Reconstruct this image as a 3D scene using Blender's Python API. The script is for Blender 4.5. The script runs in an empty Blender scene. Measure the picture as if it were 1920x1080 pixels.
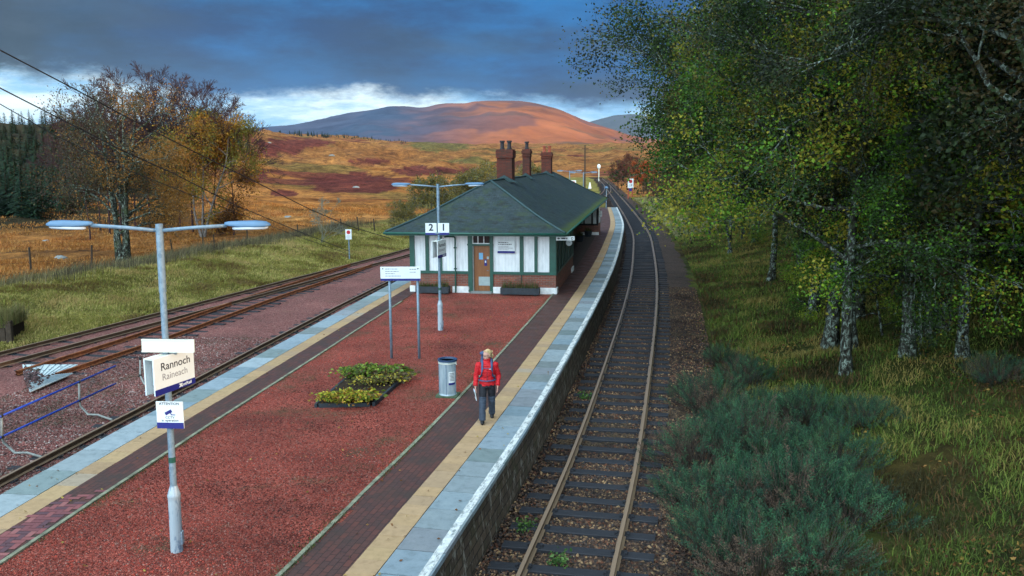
import bpy, math, random
import numpy as np
from mathutils import Matrix, Vector, Euler
R = math.radians
random.seed(7)
rng = np.random.default_rng(11)
sc = bpy.context.scene
COL = sc.collection

# ------------------------------------------------------------------ camera
FPX, CH = 1620.0, 5.6
PITCH = math.atan(240 / FPX)
ROLL = -0.006
cam_d = bpy.data.cameras.new('camera'); cam = bpy.data.objects.new('camera', cam_d); COL.objects.link(cam)
cam_d.sensor_width = 36; cam_d.lens = FPX / 1920 * 36; cam_d.clip_end = 30000; cam_d.clip_start = 0.1
CM = Matrix.Rotation(math.pi / 2 - PITCH, 4, 'X') @ Matrix.Rotation(ROLL, 4, 'Z')
cam.matrix_world = Matrix.Translation((0, 0, CH)) @ CM
sc.camera = cam

# ------------------------------------------------------------------ world, sun, exposure
SUN_EL, SUN_AZ = R(10), R(109)          # azimuth from +Y towards +X
sc.view_settings.view_transform = 'Standard'; sc.view_settings.look = 'None'
sc.view_settings.exposure = 0.2; sc.view_settings.gamma = 1
W = bpy.data.worlds.new('World'); sc.world = W; W.use_nodes = True


def build_world():
    nt = W.node_tree; N = nt.nodes; Lk = nt.links; N.clear()
    out = N.new('ShaderNodeOutputWorld'); bg = N.new('ShaderNodeBackground'); Lk.new(bg.outputs[0], out.inputs[0])
    bg.inputs[1].default_value = 0.1
    sky = N.new('ShaderNodeTexSky'); sky.sky_type = 'NISHITA'; sky.sun_disc = False
    sky.sun_elevation = SUN_EL; sky.sun_rotation = SUN_AZ
    tc = N.new('ShaderNodeTexCoord'); sep = N.new('ShaderNodeSeparateXYZ'); Lk.new(tc.outputs['Generated'], sep.inputs[0])

    def math_(op, a, b=None, c=None, clamp=False):
        n = N.new('ShaderNodeMath'); n.operation = op; n.use_clamp = clamp
        for i, v in enumerate((a, b, c)):
            if v is None: continue
            if isinstance(v, (int, float)): n.inputs[i].default_value = v
            else: Lk.new(v, n.inputs[i])
        return n.outputs[0]

    def noise(scale, mx, my, mz, detail=5, rough=.55, off=0, dist=0):
        m = N.new('ShaderNodeMapping'); Lk.new(tc.outputs['Generated'], m.inputs[0])
        m.inputs['Scale'].default_value = (mx, my, mz); m.inputs['Location'].default_value = (off, off * .7, off * .3)
        n = N.new('ShaderNodeTexNoise'); Lk.new(m.outputs[0], n.inputs[0])
        n.inputs['Scale'].default_value = scale; n.inputs['Detail'].default_value = detail
        n.inputs['Roughness'].default_value = rough; n.inputs['Distortion'].default_value = dist
        return n.outputs[0]

    def mr(v, a, b, c=0., d=1.):
        n = N.new('ShaderNodeMapRange'); n.interpolation_type = 'SMOOTHSTEP'; Lk.new(v, n.inputs[0])
        for i, q in enumerate((a, b, c, d)): n.inputs[i + 1].default_value = q
        return n.outputs[0]

    def mix(f, a, b):
        n = N.new('ShaderNodeMix'); n.data_type = 'RGBA'
        Lk.new(f, n.inputs[0])
        for i, v in ((6, a), (7, b)):
            if isinstance(v, tuple): n.inputs[i].default_value = (*[q * 10 for q in v], 1)
            else: Lk.new(v, n.inputs[i])
        return n.outputs[2]
    z = sep.outputs[2]; x = sep.outputs[0]; y = sep.outputs[1]
    # dark cloud underside: slate with patches of saturated blue
    blue = mr(noise(3.0, 1, 1, 3.5, 5, .5, 3.1), .42, .62)
    slate = mix(mr(noise(4.5, 1, 1, 3.0, 8, .62, 7), .36, .66), (.005, .022, .052), (.036, .060, .100))
    vivid = mix(mr(noise(4.5, 1, 1, 3.2, 8, .62, 1.2), .36, .66), (.001, .045, .17), (.003, .155, .45))
    dark = mix(blue, slate, vivid)
    # more blue to the upper left of the gap
    cen = mr(math_('ABSOLUTE', math_('ADD', math_('DIVIDE', x, y), .25)), .0, .33, 1, 0)
    dark = mix(math_('MULTIPLY', cen, .7), dark, vivid)
    # bright gap near the horizon
    gap = mix(mr(noise(4.5, 1, 1, 5, 8, .62, 2.0), .42, .62), (.28, .60, .92), (1.0, 1.18, 1.2))
    gap = mix(mr(noise(6, 1, 1, 4, 6, .6, 9.0), .56, .72), gap, (.09, .27, .50))
    wob = math_('MULTIPLY', math_('SUBTRACT', noise(5.5, 1, 1, 2.6, 9, .66, 5.5), .5), .085)
    lean = math_('MULTIPLY', math_('DIVIDE', x, y), -.028)
    edge = math_('SUBTRACT', math_('ADD', z, wob), lean)
    low = mix(mr(edge, .058, .080), gap, dark)
    # overhead and behind the camera: brighter broken overcast
    over = mix(mr(noise(2.5, 1, 1, 1.5, 6, .6, 4), .38, .62), (1.9, 2.6, 3.2), (3.0, 3.5, 3.8))
    # the break in the overcast lies behind the camera and to its left; elsewhere overhead stays heavy
    dm = math_('ADD', math_('ADD', math_('MULTIPLY', x, -.52), math_('MULTIPLY', y, -.62)), math_('MULTIPLY', z, .58))
    over = mix(mr(dm, .05, .75), (.10, .15, .215), over)
    up = mr(z, .30, .62)
    back = mr(y, .30, -.25)
    full = mix(math_('MAXIMUM', up, back), low, over)
    # the clear part of the sky itself shows a little through the cloud
    nm = N.new('ShaderNodeMix'); nm.data_type = 'RGBA'; nm.inputs[0].default_value = .08
    Lk.new(full, nm.inputs[6]); Lk.new(sky.outputs[0], nm.inputs[7])
    Lk.new(nm.outputs[2], bg.inputs[0])


build_world()
sun_d = bpy.data.lights.new('sun', 'SUN'); sun = bpy.data.objects.new('sun', sun_d); COL.objects.link(sun)
sun_d.energy = 3.0; sun_d.angle = R(.6); sun_d.color = (1, .70, .46)
sv = Vector((math.sin(SUN_AZ) * math.cos(SUN_EL), math.cos(SUN_AZ) * math.cos(SUN_EL), math.sin(SUN_EL)))
sun.rotation_euler = sv.to_track_quat('Z', 'Y').to_euler(); sun.location = sv * 60


# ------------------------------------------------------------------ picture -> world helper (real metres)
def at(u, v, z=0.0):
    d = CM.to_3x3() @ Vector(((u - 960) / FPX, -(v - 540) / FPX, -1)); t = (z - CH) / d.z
    return Vector((0, 0, CH)) + d * t


def at_y(u, v, Y):
    d = CM.to_3x3() @ Vector(((u - 960) / FPX, -(v - 540) / FPX, -1)); t = Y / d.y
    return Vector((0, 0, CH)) + d * t


# ------------------------------------------------------------------ noise in numpy
def vnoise(x, y, seed=0):
    xi = np.floor(x).astype(np.int64); yi = np.floor(y).astype(np.int64); fx = x - xi; fy = y - yi
    fx = fx * fx * (3 - 2 * fx); fy = fy * fy * (3 - 2 * fy)

    def h(a, b):
        n = (a * 374761393 + b * 668265263 + seed * 974711) & 0x7fffffff
        n = ((n ^ (n >> 13)) * 1274126177) & 0x7fffffff
        return ((n ^ (n >> 16)) & 0xffff) / 65535.
    return (h(xi, yi) * (1 - fx) + h(xi + 1, yi) * fx) * (1 - fy) + (h(xi, yi + 1) * (1 - fx) + h(xi + 1, yi + 1) * fx) * fy


def fbm(x, y, oct=4, seed=0):
    x = np.asarray(x, float); y = np.asarray(y, float); s = 0; a = 1; t = 0
    for i in range(oct):
        s = s + a * vnoise(x * 2 ** i + 17.3 * i, y * 2 ** i - 9.1 * i, seed + i); t += a; a *= .5
    return s / t - .5


def ss(a, b, x):
    t = np.clip((np.asarray(x, float) - a) / (b - a), 0, 1); return t * t * (3 - 2 * t)


# ------------------------------------------------------------------ curves (X as a function of Y)
class Curve:
    def __init__(s, pts):
        s.y = np.array([p[0] for p in pts], float); s.x = np.array([p[1] for p in pts], float)
        d = np.diff(s.x) / np.diff(s.y); m = np.empty(len(s.y)); m[0] = d[0]; m[-1] = d[-1]
        m[1:-1] = (d[:-1] + d[1:]) / 2; s.m = m

    def __call__(s, Y):
        Y = np.asarray(Y, float); i = np.clip(np.searchsorted(s.y, Y) - 1, 0, len(s.y) - 2)
        h = s.y[i + 1] - s.y[i]; t = (Y - s.y[i]) / h; tt = np.clip(t, 0, 1)
        h00 = 2 * tt**3 - 3 * tt**2 + 1; h10 = tt**3 - 2 * tt**2 + tt; h01 = -2 * tt**3 + 3 * tt**2; h11 = tt**3 - tt**2
        v = h00 * s.x[i] + h10 * h * s.m[i] + h01 * s.x[i + 1] + h11 * h * s.m[i + 1]
        return v + np.where(t < 0, t * h * s.m[0], 0) + np.where(t > 1, (t - 1) * h * s.m[-1], 0)

    def frame(s, Y):
        Y = np.asarray(Y, float); x = s(Y); dx = (s(Y + .25) - s(Y - .25)) / .5; n = np.sqrt(1 + dx * dx)
        return x, Y, dx / n, 1 / n        # position and tangent

    def off(s, Y, o):
        x, y, tx, ty = s.frame(Y); return x + ty * o, y - tx * o      # o to the right

    def ys(s, Y0, Y1, step):
        out = [Y0]
        while out[-1] < Y1:
            x, y, tx, ty = s.frame(out[-1]); out.append(out[-1] + step * float(ty))
        return np.array(out)


T1 = Curve([(-10, -4.2), (0, -2.0), (12.7, .79), (17.9, 1.93), (25.7, 3.45), (36.9, 5.52), (46.9, 7.22), (61.7, 9.45), (75.1, 11.3),
            (90.9, 12.95), (135.7, 17.0), (186, 21.3), (241, 26.0), (300, 30.5)])
T2 = Curve([(-5, -12.2), (12, -10.45), (17.1, -9.88), (23, -9.12), (29.8, -8.28), (40.6, -6.85), (46.4, -6.0), (62, -3.4), (85, 1.2), (110, 6.5),
            (140, 13), (170, 18.4), (195, 21.6), (220, 24.1)])
S1 = Curve([(27.5, -17.5), (36, -14.9), (44.7, -12.4), (54.6, -9.5), (60, -8.0), (75, -4.4), (95, .2), (118, 5.9), (145, 11.6)])
S2 = Curve([(26.2, -14.9), (31.6, -13.7), (36, -12.95), (42, -11.95), (47, -10.9), (54.2, -9.6)])
RAILZ = -.85


# ------------------------------------------------------------------ mesh helpers
def link(o, parent=None):
    COL.objects.link(o)
    if parent is not None: o.parent = parent
    return o


def npm(name, V, F, m, parent=None, col=None, uv=None, smooth=False):
    """mesh from numpy vertices and one or more (n,k) face arrays"""
    if isinstance(F, np.ndarray): F = [F]
    V = np.asarray(V, np.float32)
    me = bpy.data.meshes.new(name); me.vertices.add(len(V)); me.vertices.foreach_set('co', V.ravel())
    loops = np.concatenate([f.ravel() for f in F]).astype(np.int32)
    tot = np.concatenate([np.full(len(f), f.shape[1]) for f in F]).astype(np.int32)
    st = np.concatenate([[0], np.cumsum(tot)[:-1]]).astype(np.int32)
    me.loops.add(len(loops)); me.loops.foreach_set('vertex_index', loops)
    me.polygons.add(len(tot)); me.polygons.foreach_set('loop_start', st); me.polygons.foreach_set('loop_total', tot)
    if smooth: me.polygons.foreach_set('use_smooth', np.ones(len(tot), bool))
    me.update(calc_edges=True)
    if not smooth: me.shade_flat()
    if col is not None:
        a = me.color_attributes.new('Col', 'FLOAT_COLOR', 'POINT')
        c = np.ones((len(V), 4), np.float32); c[:, :3] = col; a.data.foreach_set('color', c.ravel())
    if uv is not None:
        l = me.uv_layers.new(name='UVMap'); l.data.foreach_set('uv', np.asarray(uv, np.float32)[loops].ravel())
    if m is not None: me.materials.append(m)
    return link(bpy.data.objects.new(name, me), parent)


class MB:
    def __init__(s): s.v = []; s.f = []; s.M = Matrix()

    def add(s, vs, fs):
        b = len(s.v); s.v += [tuple(s.M @ Vector(q)) for q in vs]; s.f += [tuple(b + i for i in f) for f in fs]; return s

    def box(s, x0, x1, y0, y1, z0, z1):
        return s.add([(x0, y0, z0), (x1, y0, z0), (x1, y1, z0), (x0, y1, z0), (x0, y0, z1), (x1, y0, z1), (x1, y1, z1), (x0, y1, z1)],
                     [(0, 3, 2, 1), (4, 5, 6, 7), (0, 1, 5, 4), (1, 2, 6, 5), (2, 3, 7, 6), (3, 0, 4, 7)])

    def tube(s, pts, r, n=8, cap=True):
        pts = [Vector(p) for p in pts]; m = len(pts)
        rr = r if isinstance(r, (list, tuple)) else [r] * m
        t0 = (pts[1] - pts[0]).normalized(); up = Vector((0, 0, 1)) if abs(t0.z) < .9 else Vector((1, 0, 0))
        vs = []
        for i, p in enumerate(pts):
            t = (pts[min(i + 1, m - 1)] - pts[max(i - 1, 0)]).normalized()
            a = t.cross(up)
            if a.length < 1e-4: a = t.orthogonal()
            a.normalize(); b = t.cross(a)
            ra, rb = rr[i] if isinstance(rr[i], tuple) else (rr[i], rr[i])
            for k in range(n):
                q = 2 * math.pi * k / n; vs.append(p + a * math.cos(q) * ra + b * math.sin(q) * rb)
        fs = [(i * n + k, i * n + (k + 1) % n, (i + 1) * n + (k + 1) % n, (i + 1) * n + k) for i in range(m - 1) for k in range(n)]
        if cap: fs += [tuple(range(n))[::-1], tuple((m - 1) * n + k for k in range(n))]
        return s.add(vs, fs)

    def loft(s, secs, n=14):
        """secs: (x,y,z,rx,ry) horizontal elliptical sections"""
        vs = []
        for (x, y, z, rx, ry) in secs:
            for k in range(n):
                q = 2 * math.pi * k / n; vs.append((x + rx * math.cos(q), y + ry * math.sin(q), z))
        m = len(secs)
        fs = [(i * n + k, i * n + (k + 1) % n, (i + 1) * n + (k + 1) % n, (i + 1) * n + k) for i in range(m - 1) for k in range(n)]
        fs += [tuple(range(n))[::-1], tuple((m - 1) * n + k for k in range(n))]
        return s.add(vs, fs)

    def ball(s, c, r, nu=12, nv=8):
        rx, ry, rz = r if isinstance(r, tuple) else (r, r, r)
        vs = [(c[0], c[1], c[2] - rz)]
        for j in range(1, nv):
            a = -math.pi / 2 + math.pi * j / nv
            for k in range(nu):
                q = 2 * math.pi * k / nu
                vs.append((c[0] + rx * math.cos(a) * math.cos(q), c[1] + ry * math.cos(a) * math.sin(q), c[2] + rz * math.sin(a)))
        vs.append((c[0], c[1], c[2] + rz)); L = len(vs) - 1
        fs = [(0, 1 + (k + 1) % nu, 1 + k) for k in range(nu)]
        for j in range(nv - 2):
            b = 1 + j * nu
            fs += [(b + k, b + (k + 1) % nu, b + nu + (k + 1) % nu, b + nu + k) for k in range(nu)]
        b = 1 + (nv - 2) * nu; fs += [(b + k, b + (k + 1) % nu, L) for k in range(nu)]
        return s.add(vs, fs)

    def prism(s, poly, axis, a0, a1):
        """poly: 2-D outline in the two other axes; extruded along axis from a0 to a1"""
        def P(p, a):
            return {'x': (a, p[0], p[1]), 'y': (p[0], a, p[1]), 'z': (p[0], p[1], a)}[axis]
        n = len(poly)
        return s.add([P(p, a0) for p in poly] + [P(p, a1) for p in poly],
                     [tuple(range(n))[::-1], tuple(range(n, 2 * n))] + [(i, (i + 1) % n, n + (i + 1) % n, n + i) for i in range(n)])

    def build(s, name, m, parent=None, smooth=False, bevel=0):
        me = bpy.data.meshes.new(name); me.from_pydata(s.v, [], s.f); me.update()
        import bmesh
        bm = bmesh.new(); bm.from_mesh(me); bmesh.ops.recalc_face_normals(bm, faces=bm.faces); bm.to_mesh(me); bm.free()
        if smooth: me.polygons.foreach_set('use_smooth', [True] * len(me.polygons))
        if m is not None: me.materials.append(m)
        o = link(bpy.data.objects.new(name, me), parent)
        if bevel:
            b = o.modifiers.new('bevel', 'BEVEL'); b.width = bevel; b.segments = 2; b.limit_method = 'ANGLE'
        return o


def tag(o, label, cat, group=None, kind=None):
    if label: o['label'] = label
    if cat: o['category'] = cat
    if group: o['group'] = group
    if kind: o['kind'] = kind
    return o


def struct(o): o['kind'] = 'structure'; return o


def stuff(o, label=None, cat=None):
    o['kind'] = 'stuff'
    if label: o['label'] = label
    if cat: o['category'] = cat
    return o


def empty(name, loc, rz=0, label=None, cat=None, group=None):
    o = bpy.data.objects.new(name, None); COL.objects.link(o); o.location = loc; o.rotation_euler = (0, 0, rz)
    o.empty_display_size = .3
    return tag(o, label, cat, group)


def copy_tree(o, parent=None):
    c = o.copy(); COL.objects.link(c); c.parent = parent
    for ch in [q for q in o.children]: copy_tree(ch, c)
    return c


def remesh(mb, name, m, parent, voxel=.006, it=4):
    me = bpy.data.meshes.new('tmp'); me.from_pydata(mb.v, [], mb.f); me.update()
    import bmesh
    bm = bmesh.new(); bm.from_mesh(me); bmesh.ops.recalc_face_normals(bm, faces=bm.faces); bm.to_mesh(me); bm.free()
    o = bpy.data.objects.new('tmp', me); COL.objects.link(o)
    r = o.modifiers.new('r', 'REMESH'); r.mode = 'VOXEL'; r.voxel_size = voxel; r.use_smooth_shade = True
    if it:
        q = o.modifiers.new('s', 'SMOOTH'); q.iterations = it; q.factor = .5
    dg = bpy.context.evaluated_depsgraph_get(); dg.update()
    ne = bpy.data.meshes.new_from_object(o.evaluated_get(dg)); ne.name = name
    bpy.data.objects.remove(o); ne.materials.clear(); ne.materials.append(m)
    ne.polygons.foreach_set('use_smooth', [True] * len(ne.polygons))
    return link(bpy.data.objects.new(name, ne), parent)


def text(body, size, m, parent, loc, rot=(R(90), 0, 0), name='lettering', align='CENTER', ext=.0015, bold=0.0, sx=1):
    cu = bpy.data.curves.new('t', 'FONT'); cu.body = body; cu.size = size; cu.align_x = align; cu.align_y = 'CENTER'
    cu.extrude = ext; cu.offset = bold; cu.resolution_u = 4
    o = bpy.data.objects.new('t', cu); COL.objects.link(o)
    dg = bpy.context.evaluated_depsgraph_get(); dg.update()
    me = bpy.data.meshes.new_from_object(o.evaluated_get(dg)); bpy.data.objects.remove(o)
    me.name = name; me.materials.clear(); me.materials.append(m)
    t = link(bpy.data.objects.new(name, me), parent); t.location = loc; t.rotation_euler = rot; t.scale = (sx, 1, 1)
    return t


# ------------------------------------------------------------------ materials
class NT:
    def __init__(s, name):
        s.m = bpy.data.materials.new(name); s.m.use_nodes = True; s.t = s.m.node_tree; s.N = s.t.nodes; s.L = s.t.links
        s.b = s.N['Principled BSDF']; s.tc = s.N.new('ShaderNodeTexCoord')

    def vec(s, src='Object', scale=(1, 1, 1), rot=(0, 0, 0)):
        m = s.N.new('ShaderNodeMapping'); s.L.new(s.tc.outputs[src], m.inputs[0]); m.inputs['Scale'].default_value = scale
        m.inputs['Rotation'].default_value = rot
        return m.outputs[0]

    def noise(s, scale, detail=4, rough=.55, vec=None, dist=0, color=False):
        n = s.N.new('ShaderNodeTexNoise'); s.L.new(vec or s.tc.outputs['Object'], n.inputs[0])
        n.inputs['Scale'].default_value = scale; n.inputs['Detail'].default_value = detail
        n.inputs['Roughness'].default_value = rough; n.inputs['Distortion'].default_value = dist
        return n.outputs[1 if color else 0]

    def vor(s, scale, vec=None, feat='F1', out=0, rnd=1.):
        n = s.N.new('ShaderNodeTexVoronoi'); s.L.new(vec or s.tc.outputs['Object'], n.inputs[0]); n.feature = feat
        n.inputs['Scale'].default_value = scale; n.inputs['Randomness'].default_value = rnd
        return n.outputs[out]

    def ramp(s, v, stops, interp='LINEAR'):
        n = s.N.new('ShaderNodeValToRGB'); s.L.new(v, n.inputs[0]); e = n.color_ramp.elements; n.color_ramp.interpolation = interp
        while len(e) > 1: e.remove(e[-1])
        e[0].position = stops[0][0]; e[0].color = (*stops[0][1], 1)
        for p, c in stops[1:]:
            q = e.new(p); q.color = (*c, 1)
        return n.outputs[0]

    def mr(s, v, a, b, c=0., d=1.):
        n = s.N.new('ShaderNodeMapRange'); s.L.new(v, n.inputs[0])
        for i, q in enumerate((a, b, c, d)): n.inputs[i + 1].default_value = q
        return n.outputs[0]

    def mix(s, f, a, b, mode='MIX'):
        n = s.N.new('ShaderNodeMix'); n.data_type = 'RGBA'; n.blend_type = mode
        for i, v in ((0, f), (6, a), (7, b)):
            if isinstance(v, (int, float)): n.inputs[i].default_value = v
            elif isinstance(v, tuple): n.inputs[i].default_value = (*v, 1)
            else: s.L.new(v, n.inputs[i])
        return n.outputs[2]

    def math(s, op, a, b=None):
        n = s.N.new('ShaderNodeMath'); n.operation = op
        for i, v in enumerate((a, b)):
            if v is None: continue
            if isinstance(v, (int, float)): n.inputs[i].default_value = v
            else: s.L.new(v, n.inputs[i])
        return n.outputs[0]

    def attr(s, name='Col'):
        n = s.N.new('ShaderNodeAttribute'); n.attribute_name = name; return n.outputs['Color']

    def bump(s, h, strength=.5, dist=.02):
        n = s.N.new('ShaderNodeBump'); s.L.new(h, n.inputs['Height']); n.inputs['Strength'].default_value = strength
        n.inputs['Distance'].default_value = dist; s.L.new(n.outputs[0], s.b.inputs['Normal'])

    def col(s, v):
        if isinstance(v, tuple): s.b.inputs['Base Color'].default_value = (*v, 1)
        else: s.L.new(v, s.b.inputs['Base Color'])

    def rough(s, v, spec=.5, metal=0):
        if isinstance(v, (int, float)): s.b.inputs['Roughness'].default_value = v
        else: s.L.new(v, s.b.inputs['Roughness'])
        s.b.inputs['Specular IOR Level'].default_value = spec; s.b.inputs['Metallic'].default_value = metal


def plain(name, c, rough=.6, var=.25, scale=6, spec=.4, metal=0, bump=0, bscale=40):
    """a colour with soft dirt variation"""
    n = NT(name); a = tuple(q * (1 - var) for q in c); b = tuple(min(q * (1 + var * .6), 1) for q in c)
    n.col(n.ramp(n.noise(scale, 6, .65), [(.3, a), (.7, b)])); n.rough(rough, spec, metal)
    if bump: n.bump(n.noise(bscale, 3), bump, .01)
    return n.m


def gravel(name, stops, scale=28, patch=(.8, 1.15), moss=0, bd=.02, mc=(.055, .06, .025)):
    n = NT(name)
    c = n.ramp(n.vor(scale, out=1), stops)                       # colour output of the cells -> value
    big = n.mr(n.noise(.45, 5, .6), .3, .7, *patch)
    vm = n.N.new('ShaderNodeVectorMath'); vm.operation = 'SCALE'; n.L.new(c, vm.inputs[0]); n.L.new(big, vm.inputs['Scale'])
    c2 = vm.outputs[0]
    edge = n.vor(scale, feat='DISTANCE_TO_EDGE')
    c3 = n.mix(n.mr(edge, 0, .06, .55, 0), c2, (.02, .012, .010))
    if moss:
        c3 = n.mix(n.math('MULTIPLY', n.mr(n.noise(.6, 6, .7), .55, .68), moss), c3, mc)
    n.col(c3); n.rough(.8, .3)
    n.bump(n.math('SUBTRACT', 1, n.vor(scale)), 1.0, bd)
    return n.m


M = {}
M['red_gravel'] = gravel('red_gravel', [(0, (.07, .015, .012)), (.3, (.18, .032, .020)), (.55, (.28, .052, .032)), (.8, (.33, .078, .050)), (1, (.36, .15, .12))], 38, (.5, 1.35), .8)
M['pink_gravel'] = gravel('pink_gravel', [(0, (.05, .018, .015)), (.35, (.14, .045, .038)), (.6, (.21, .075, .062)), (.85, (.27, .13, .11)), (1, (.34, .25, .22))], 26, (.7, 1.2), .3)
M['ballast'] = gravel('ballast', [(0, (.010, .007, .005)), (.4, (.036, .022, .016)), (.7, (.060, .037, .025)), (.93, (.10, .065, .042)), (1, (.19, .14, .10))], 20, (.6, 1.25), .6, .035, (.075, .032, .016))
M['stone'] = NT('ballast_stone')
_n = M['stone']; _n.col(_n.attr()); _n.rough(.85, .3); M['stone'] = _n.m
_n = NT('sleeper_wood'); _v = _n.vec('Object', (.6, 9, 9)); _n.col(_n.ramp(_n.noise(6, 6, .7, _v), [(.3, (.010, .011, .014)), (.6, (.026, .028, .034)), (.8, (.055, .052, .052))])); _n.rough(.7, .3); _n.bump(_n.noise(8, 5, .7, _v), .6, .01); M['sleeper'] = _n.m
_n = NT('rusty_rail'); _n.col(_n.ramp(_n.noise(9, 6, .7), [(.3, (.10, .030, .012)), (.5, (.22, .075, .028)), (.72, (.34, .14, .055))])); _n.rough(.75, .3); M['rust'] = _n.m
_n = NT('used_rail')
_geo = _n.N.new('ShaderNodeNewGeometry'); _s = _n.N.new('ShaderNodeSeparateXYZ'); _n.L.new(_geo.outputs['Normal'], _s.inputs[0])
_top = _n.mr(_s.outputs[2], .7, .95); _n.col(_n.mix(_top, _n.ramp(_n.noise(7, 5, .7), [(.3, (.040, .024, .014)), (.7, (.12, .070, .038))]), (.21, .145, .092)))
_n.rough(_n.mr(_top, 0, 1, .8, .38), .5); M['rail'] = _n.m
# paving
_n = NT('coping_slabs')
_a = _n.attr(); _c = _n.mix(1., _a, _n.ramp(_n.noise(5, 8, .7), [(.25, (.50, .52, .50)), (.48, (.80, .83, .83)), (.75, (1.0, 1.0, .98))]), 'MULTIPLY')
_c = _n.mix(_n.mr(_n.noise(60, 3), .62, .7, 0, .5), _c, (.07, .08, .07)); _n.col(_c); _n.rough(_n.mr(_n.noise(3, 4), .3, .7, .45, .75), .5); _n.bump(_n.noise(90, 3), .25, .004); M['coping'] = _n.m
_n = NT('tactile_slabs')
_a = _n.attr(); _c = _n.mix(1., _a, _n.ramp(_n.noise(7, 8, .7), [(.25, (.62, .60, .57)), (.48, (.86, .85, .83)), (.75, (1.02, 1.0, 1.0))]), 'MULTIPLY')
_n.col(_c); _n.rough(.7, .4); _n.bump(_n.noise(70, 3), .25, .004); M['yellow'] = _n.m
_n = NT('paving_joint'); _n.col((.028, .028, .022)); _n.rough(.95, .2); M['joint'] = _n.m
_n = NT('white_edge_paint'); _k = _n.mr(_n.noise(3.2, 10, .82, _n.vec('UV', (.8, 2.4, 1))), .43, .50); _n.col(_n.mix(_k, (.17, .20, .20), _n.ramp(_n.noise(12, 5), [(.3, (.42, .45, .44)), (.7, (.64, .67, .65))]))); _n.rough(.7, .4); M['paint'] = _n.m
_n = NT('brick_paving')
_v = _n.vec('UV'); _bt = _n.N.new('ShaderNodeTexBrick'); _n.L.new(_v, _bt.inputs[0])
for _i, _c in ((1, (.105, .034, .024)), (2, (.060, .028, .024)), (3, (.012, .008, .007))): _bt.inputs[_i].default_value = (*_c, 1)
_bt.inputs['Scale'].default_value = 1; _bt.inputs['Brick Width'].default_value = .21; _bt.inputs['Row Height'].default_value = .105
_bt.inputs['Mortar Size'].default_value = .006; _bt.inputs['Bias'].default_value = .1
_c = _n.mix(_n.mr(_n.noise(1.1, 7, .7), .45, .65, 0, .75), _bt.outputs[0], (.036, .026, .020)); _c = _n.mix(_n.mr(_n.noise(50, 3), .55, .7, 0, .5), _c, (.14, .065, .045))
_n.col(_c); _n.rough(_n.mr(_n.noise(2), .3, .7, .5, .8), .4); _n.bump(_bt.outputs[1], -.5, .006); M['paver'] = _n.m
_n = NT('fresh_brick_paving'); _n.col(_n.attr()); _n.rough(.75, .3); _n.bump(_n.noise(60), .3, .004); M['fresh'] = _n.m
_n = NT('worn_asphalt'); _n.col(_n.mix(_n.mr(_n.noise(.7, 6, .7), .35, .7), _n.ramp(_n.noise(120, 2), [(.3, (.030, .022, .018)), (.7, (.070, .055, .046))]), (.045, .034, .028))); _n.rough(.75, .3); _n.bump(_n.noise(150, 2), .3, .004); M['asphalt'] = _n.m
M['kerb'] = plain('kerb_stone', (.21, .22, .15), .9, .6, 5, bump=.3)
_n = NT('platform_wall'); _v = _n.vec('UV'); _bt = _n.N.new('ShaderNodeTexBrick'); _n.L.new(_v, _bt.inputs[0])
for _i, _c in ((1, (.10, .072, .050)), (2, (.06, .045, .034)), (3, (.024, .019, .014))): _bt.inputs[_i].default_value = (*_c, 1)
_bt.inputs['Scale'].default_value = 1; _bt.inputs['Brick Width'].default_value = .42; _bt.inputs['Row Height'].default_value = .17; _bt.inputs['Mortar Size'].default_value = .014
_c = _n.mix(_n.mr(_n.noise(3, 6, .7), .5, .65, 0, .6), _bt.outputs[0], (.05, .055, .025)); _c = _n.mix(_n.mr(_n.noise(5, 6, .8, _n.vec('UV', (1, .4, 1))), .54, .62, 0, .6), _c, (.35, .34, .29)); _n.col(_c); _n.rough(.9, .2); _n.bump(_bt.outputs[1], -.8, .02); M['pwall'] = _n.m
# terrain and vegetation
_n = NT('moor_ground'); _a = _n.attr()
_c = _n.mix(1., _a, _n.ramp(_n.noise(2.2, 8, .75), [(.25, (.45, .45, .5)), (.5, (.95, .95, .95)), (.75, (1.5, 1.45, 1.35))]), 'MULTIPLY')
_c = _n.mix(1., _c, _n.ramp(_n.noise(.12, 9, .72), [(.30, (.38, .34, .40)), (.5, (1, 1, 1)), (.70, (1.5, 1.5, 1.4))]), 'MULTIPLY')
_c = _n.mix(1., _c, _n.ramp(_n.noise(.45, 12, .8), [(.36, (.35, .33, .36)), (.5, (1, 1, 1)), (.64, (1.6, 1.55, 1.4))]), 'MULTIPLY'); _n.col(_c); _n.rough(.95, .1); _n.bump(_n.noise(.6, 12, .8), 1., .9); M['ground'] = _n.m
_n = NT('mountain'); _a = _n.attr(); _c = _n.mix(1., _a, _n.ramp(_n.noise(.004, 12, .7), [(.3, (.6, .58, .6)), (.5, (1, 1, 1)), (.7, (1.3, 1.25, 1.2))]), 'MULTIPLY'); _n.col(_c); _n.rough(1, .0); M['hill'] = _n.m


def leafmat(name, tr=.3, rough=.6):
    n = NT(name); c = n.attr(); n.col(c); n.rough(rough, .25)
    out = n.N['Material Output']; t = n.N.new('ShaderNodeBsdfTranslucent'); n.L.new(c, t.inputs[0])
    mx = n.N.new('ShaderNodeMixShader'); mx.inputs[0].default_value = tr
    n.L.new(n.b.outputs[0], mx.inputs[1]); n.L.new(t.outputs[0], mx.inputs[2]); n.L.new(mx.outputs[0], out.inputs[0]); return n.m


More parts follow.
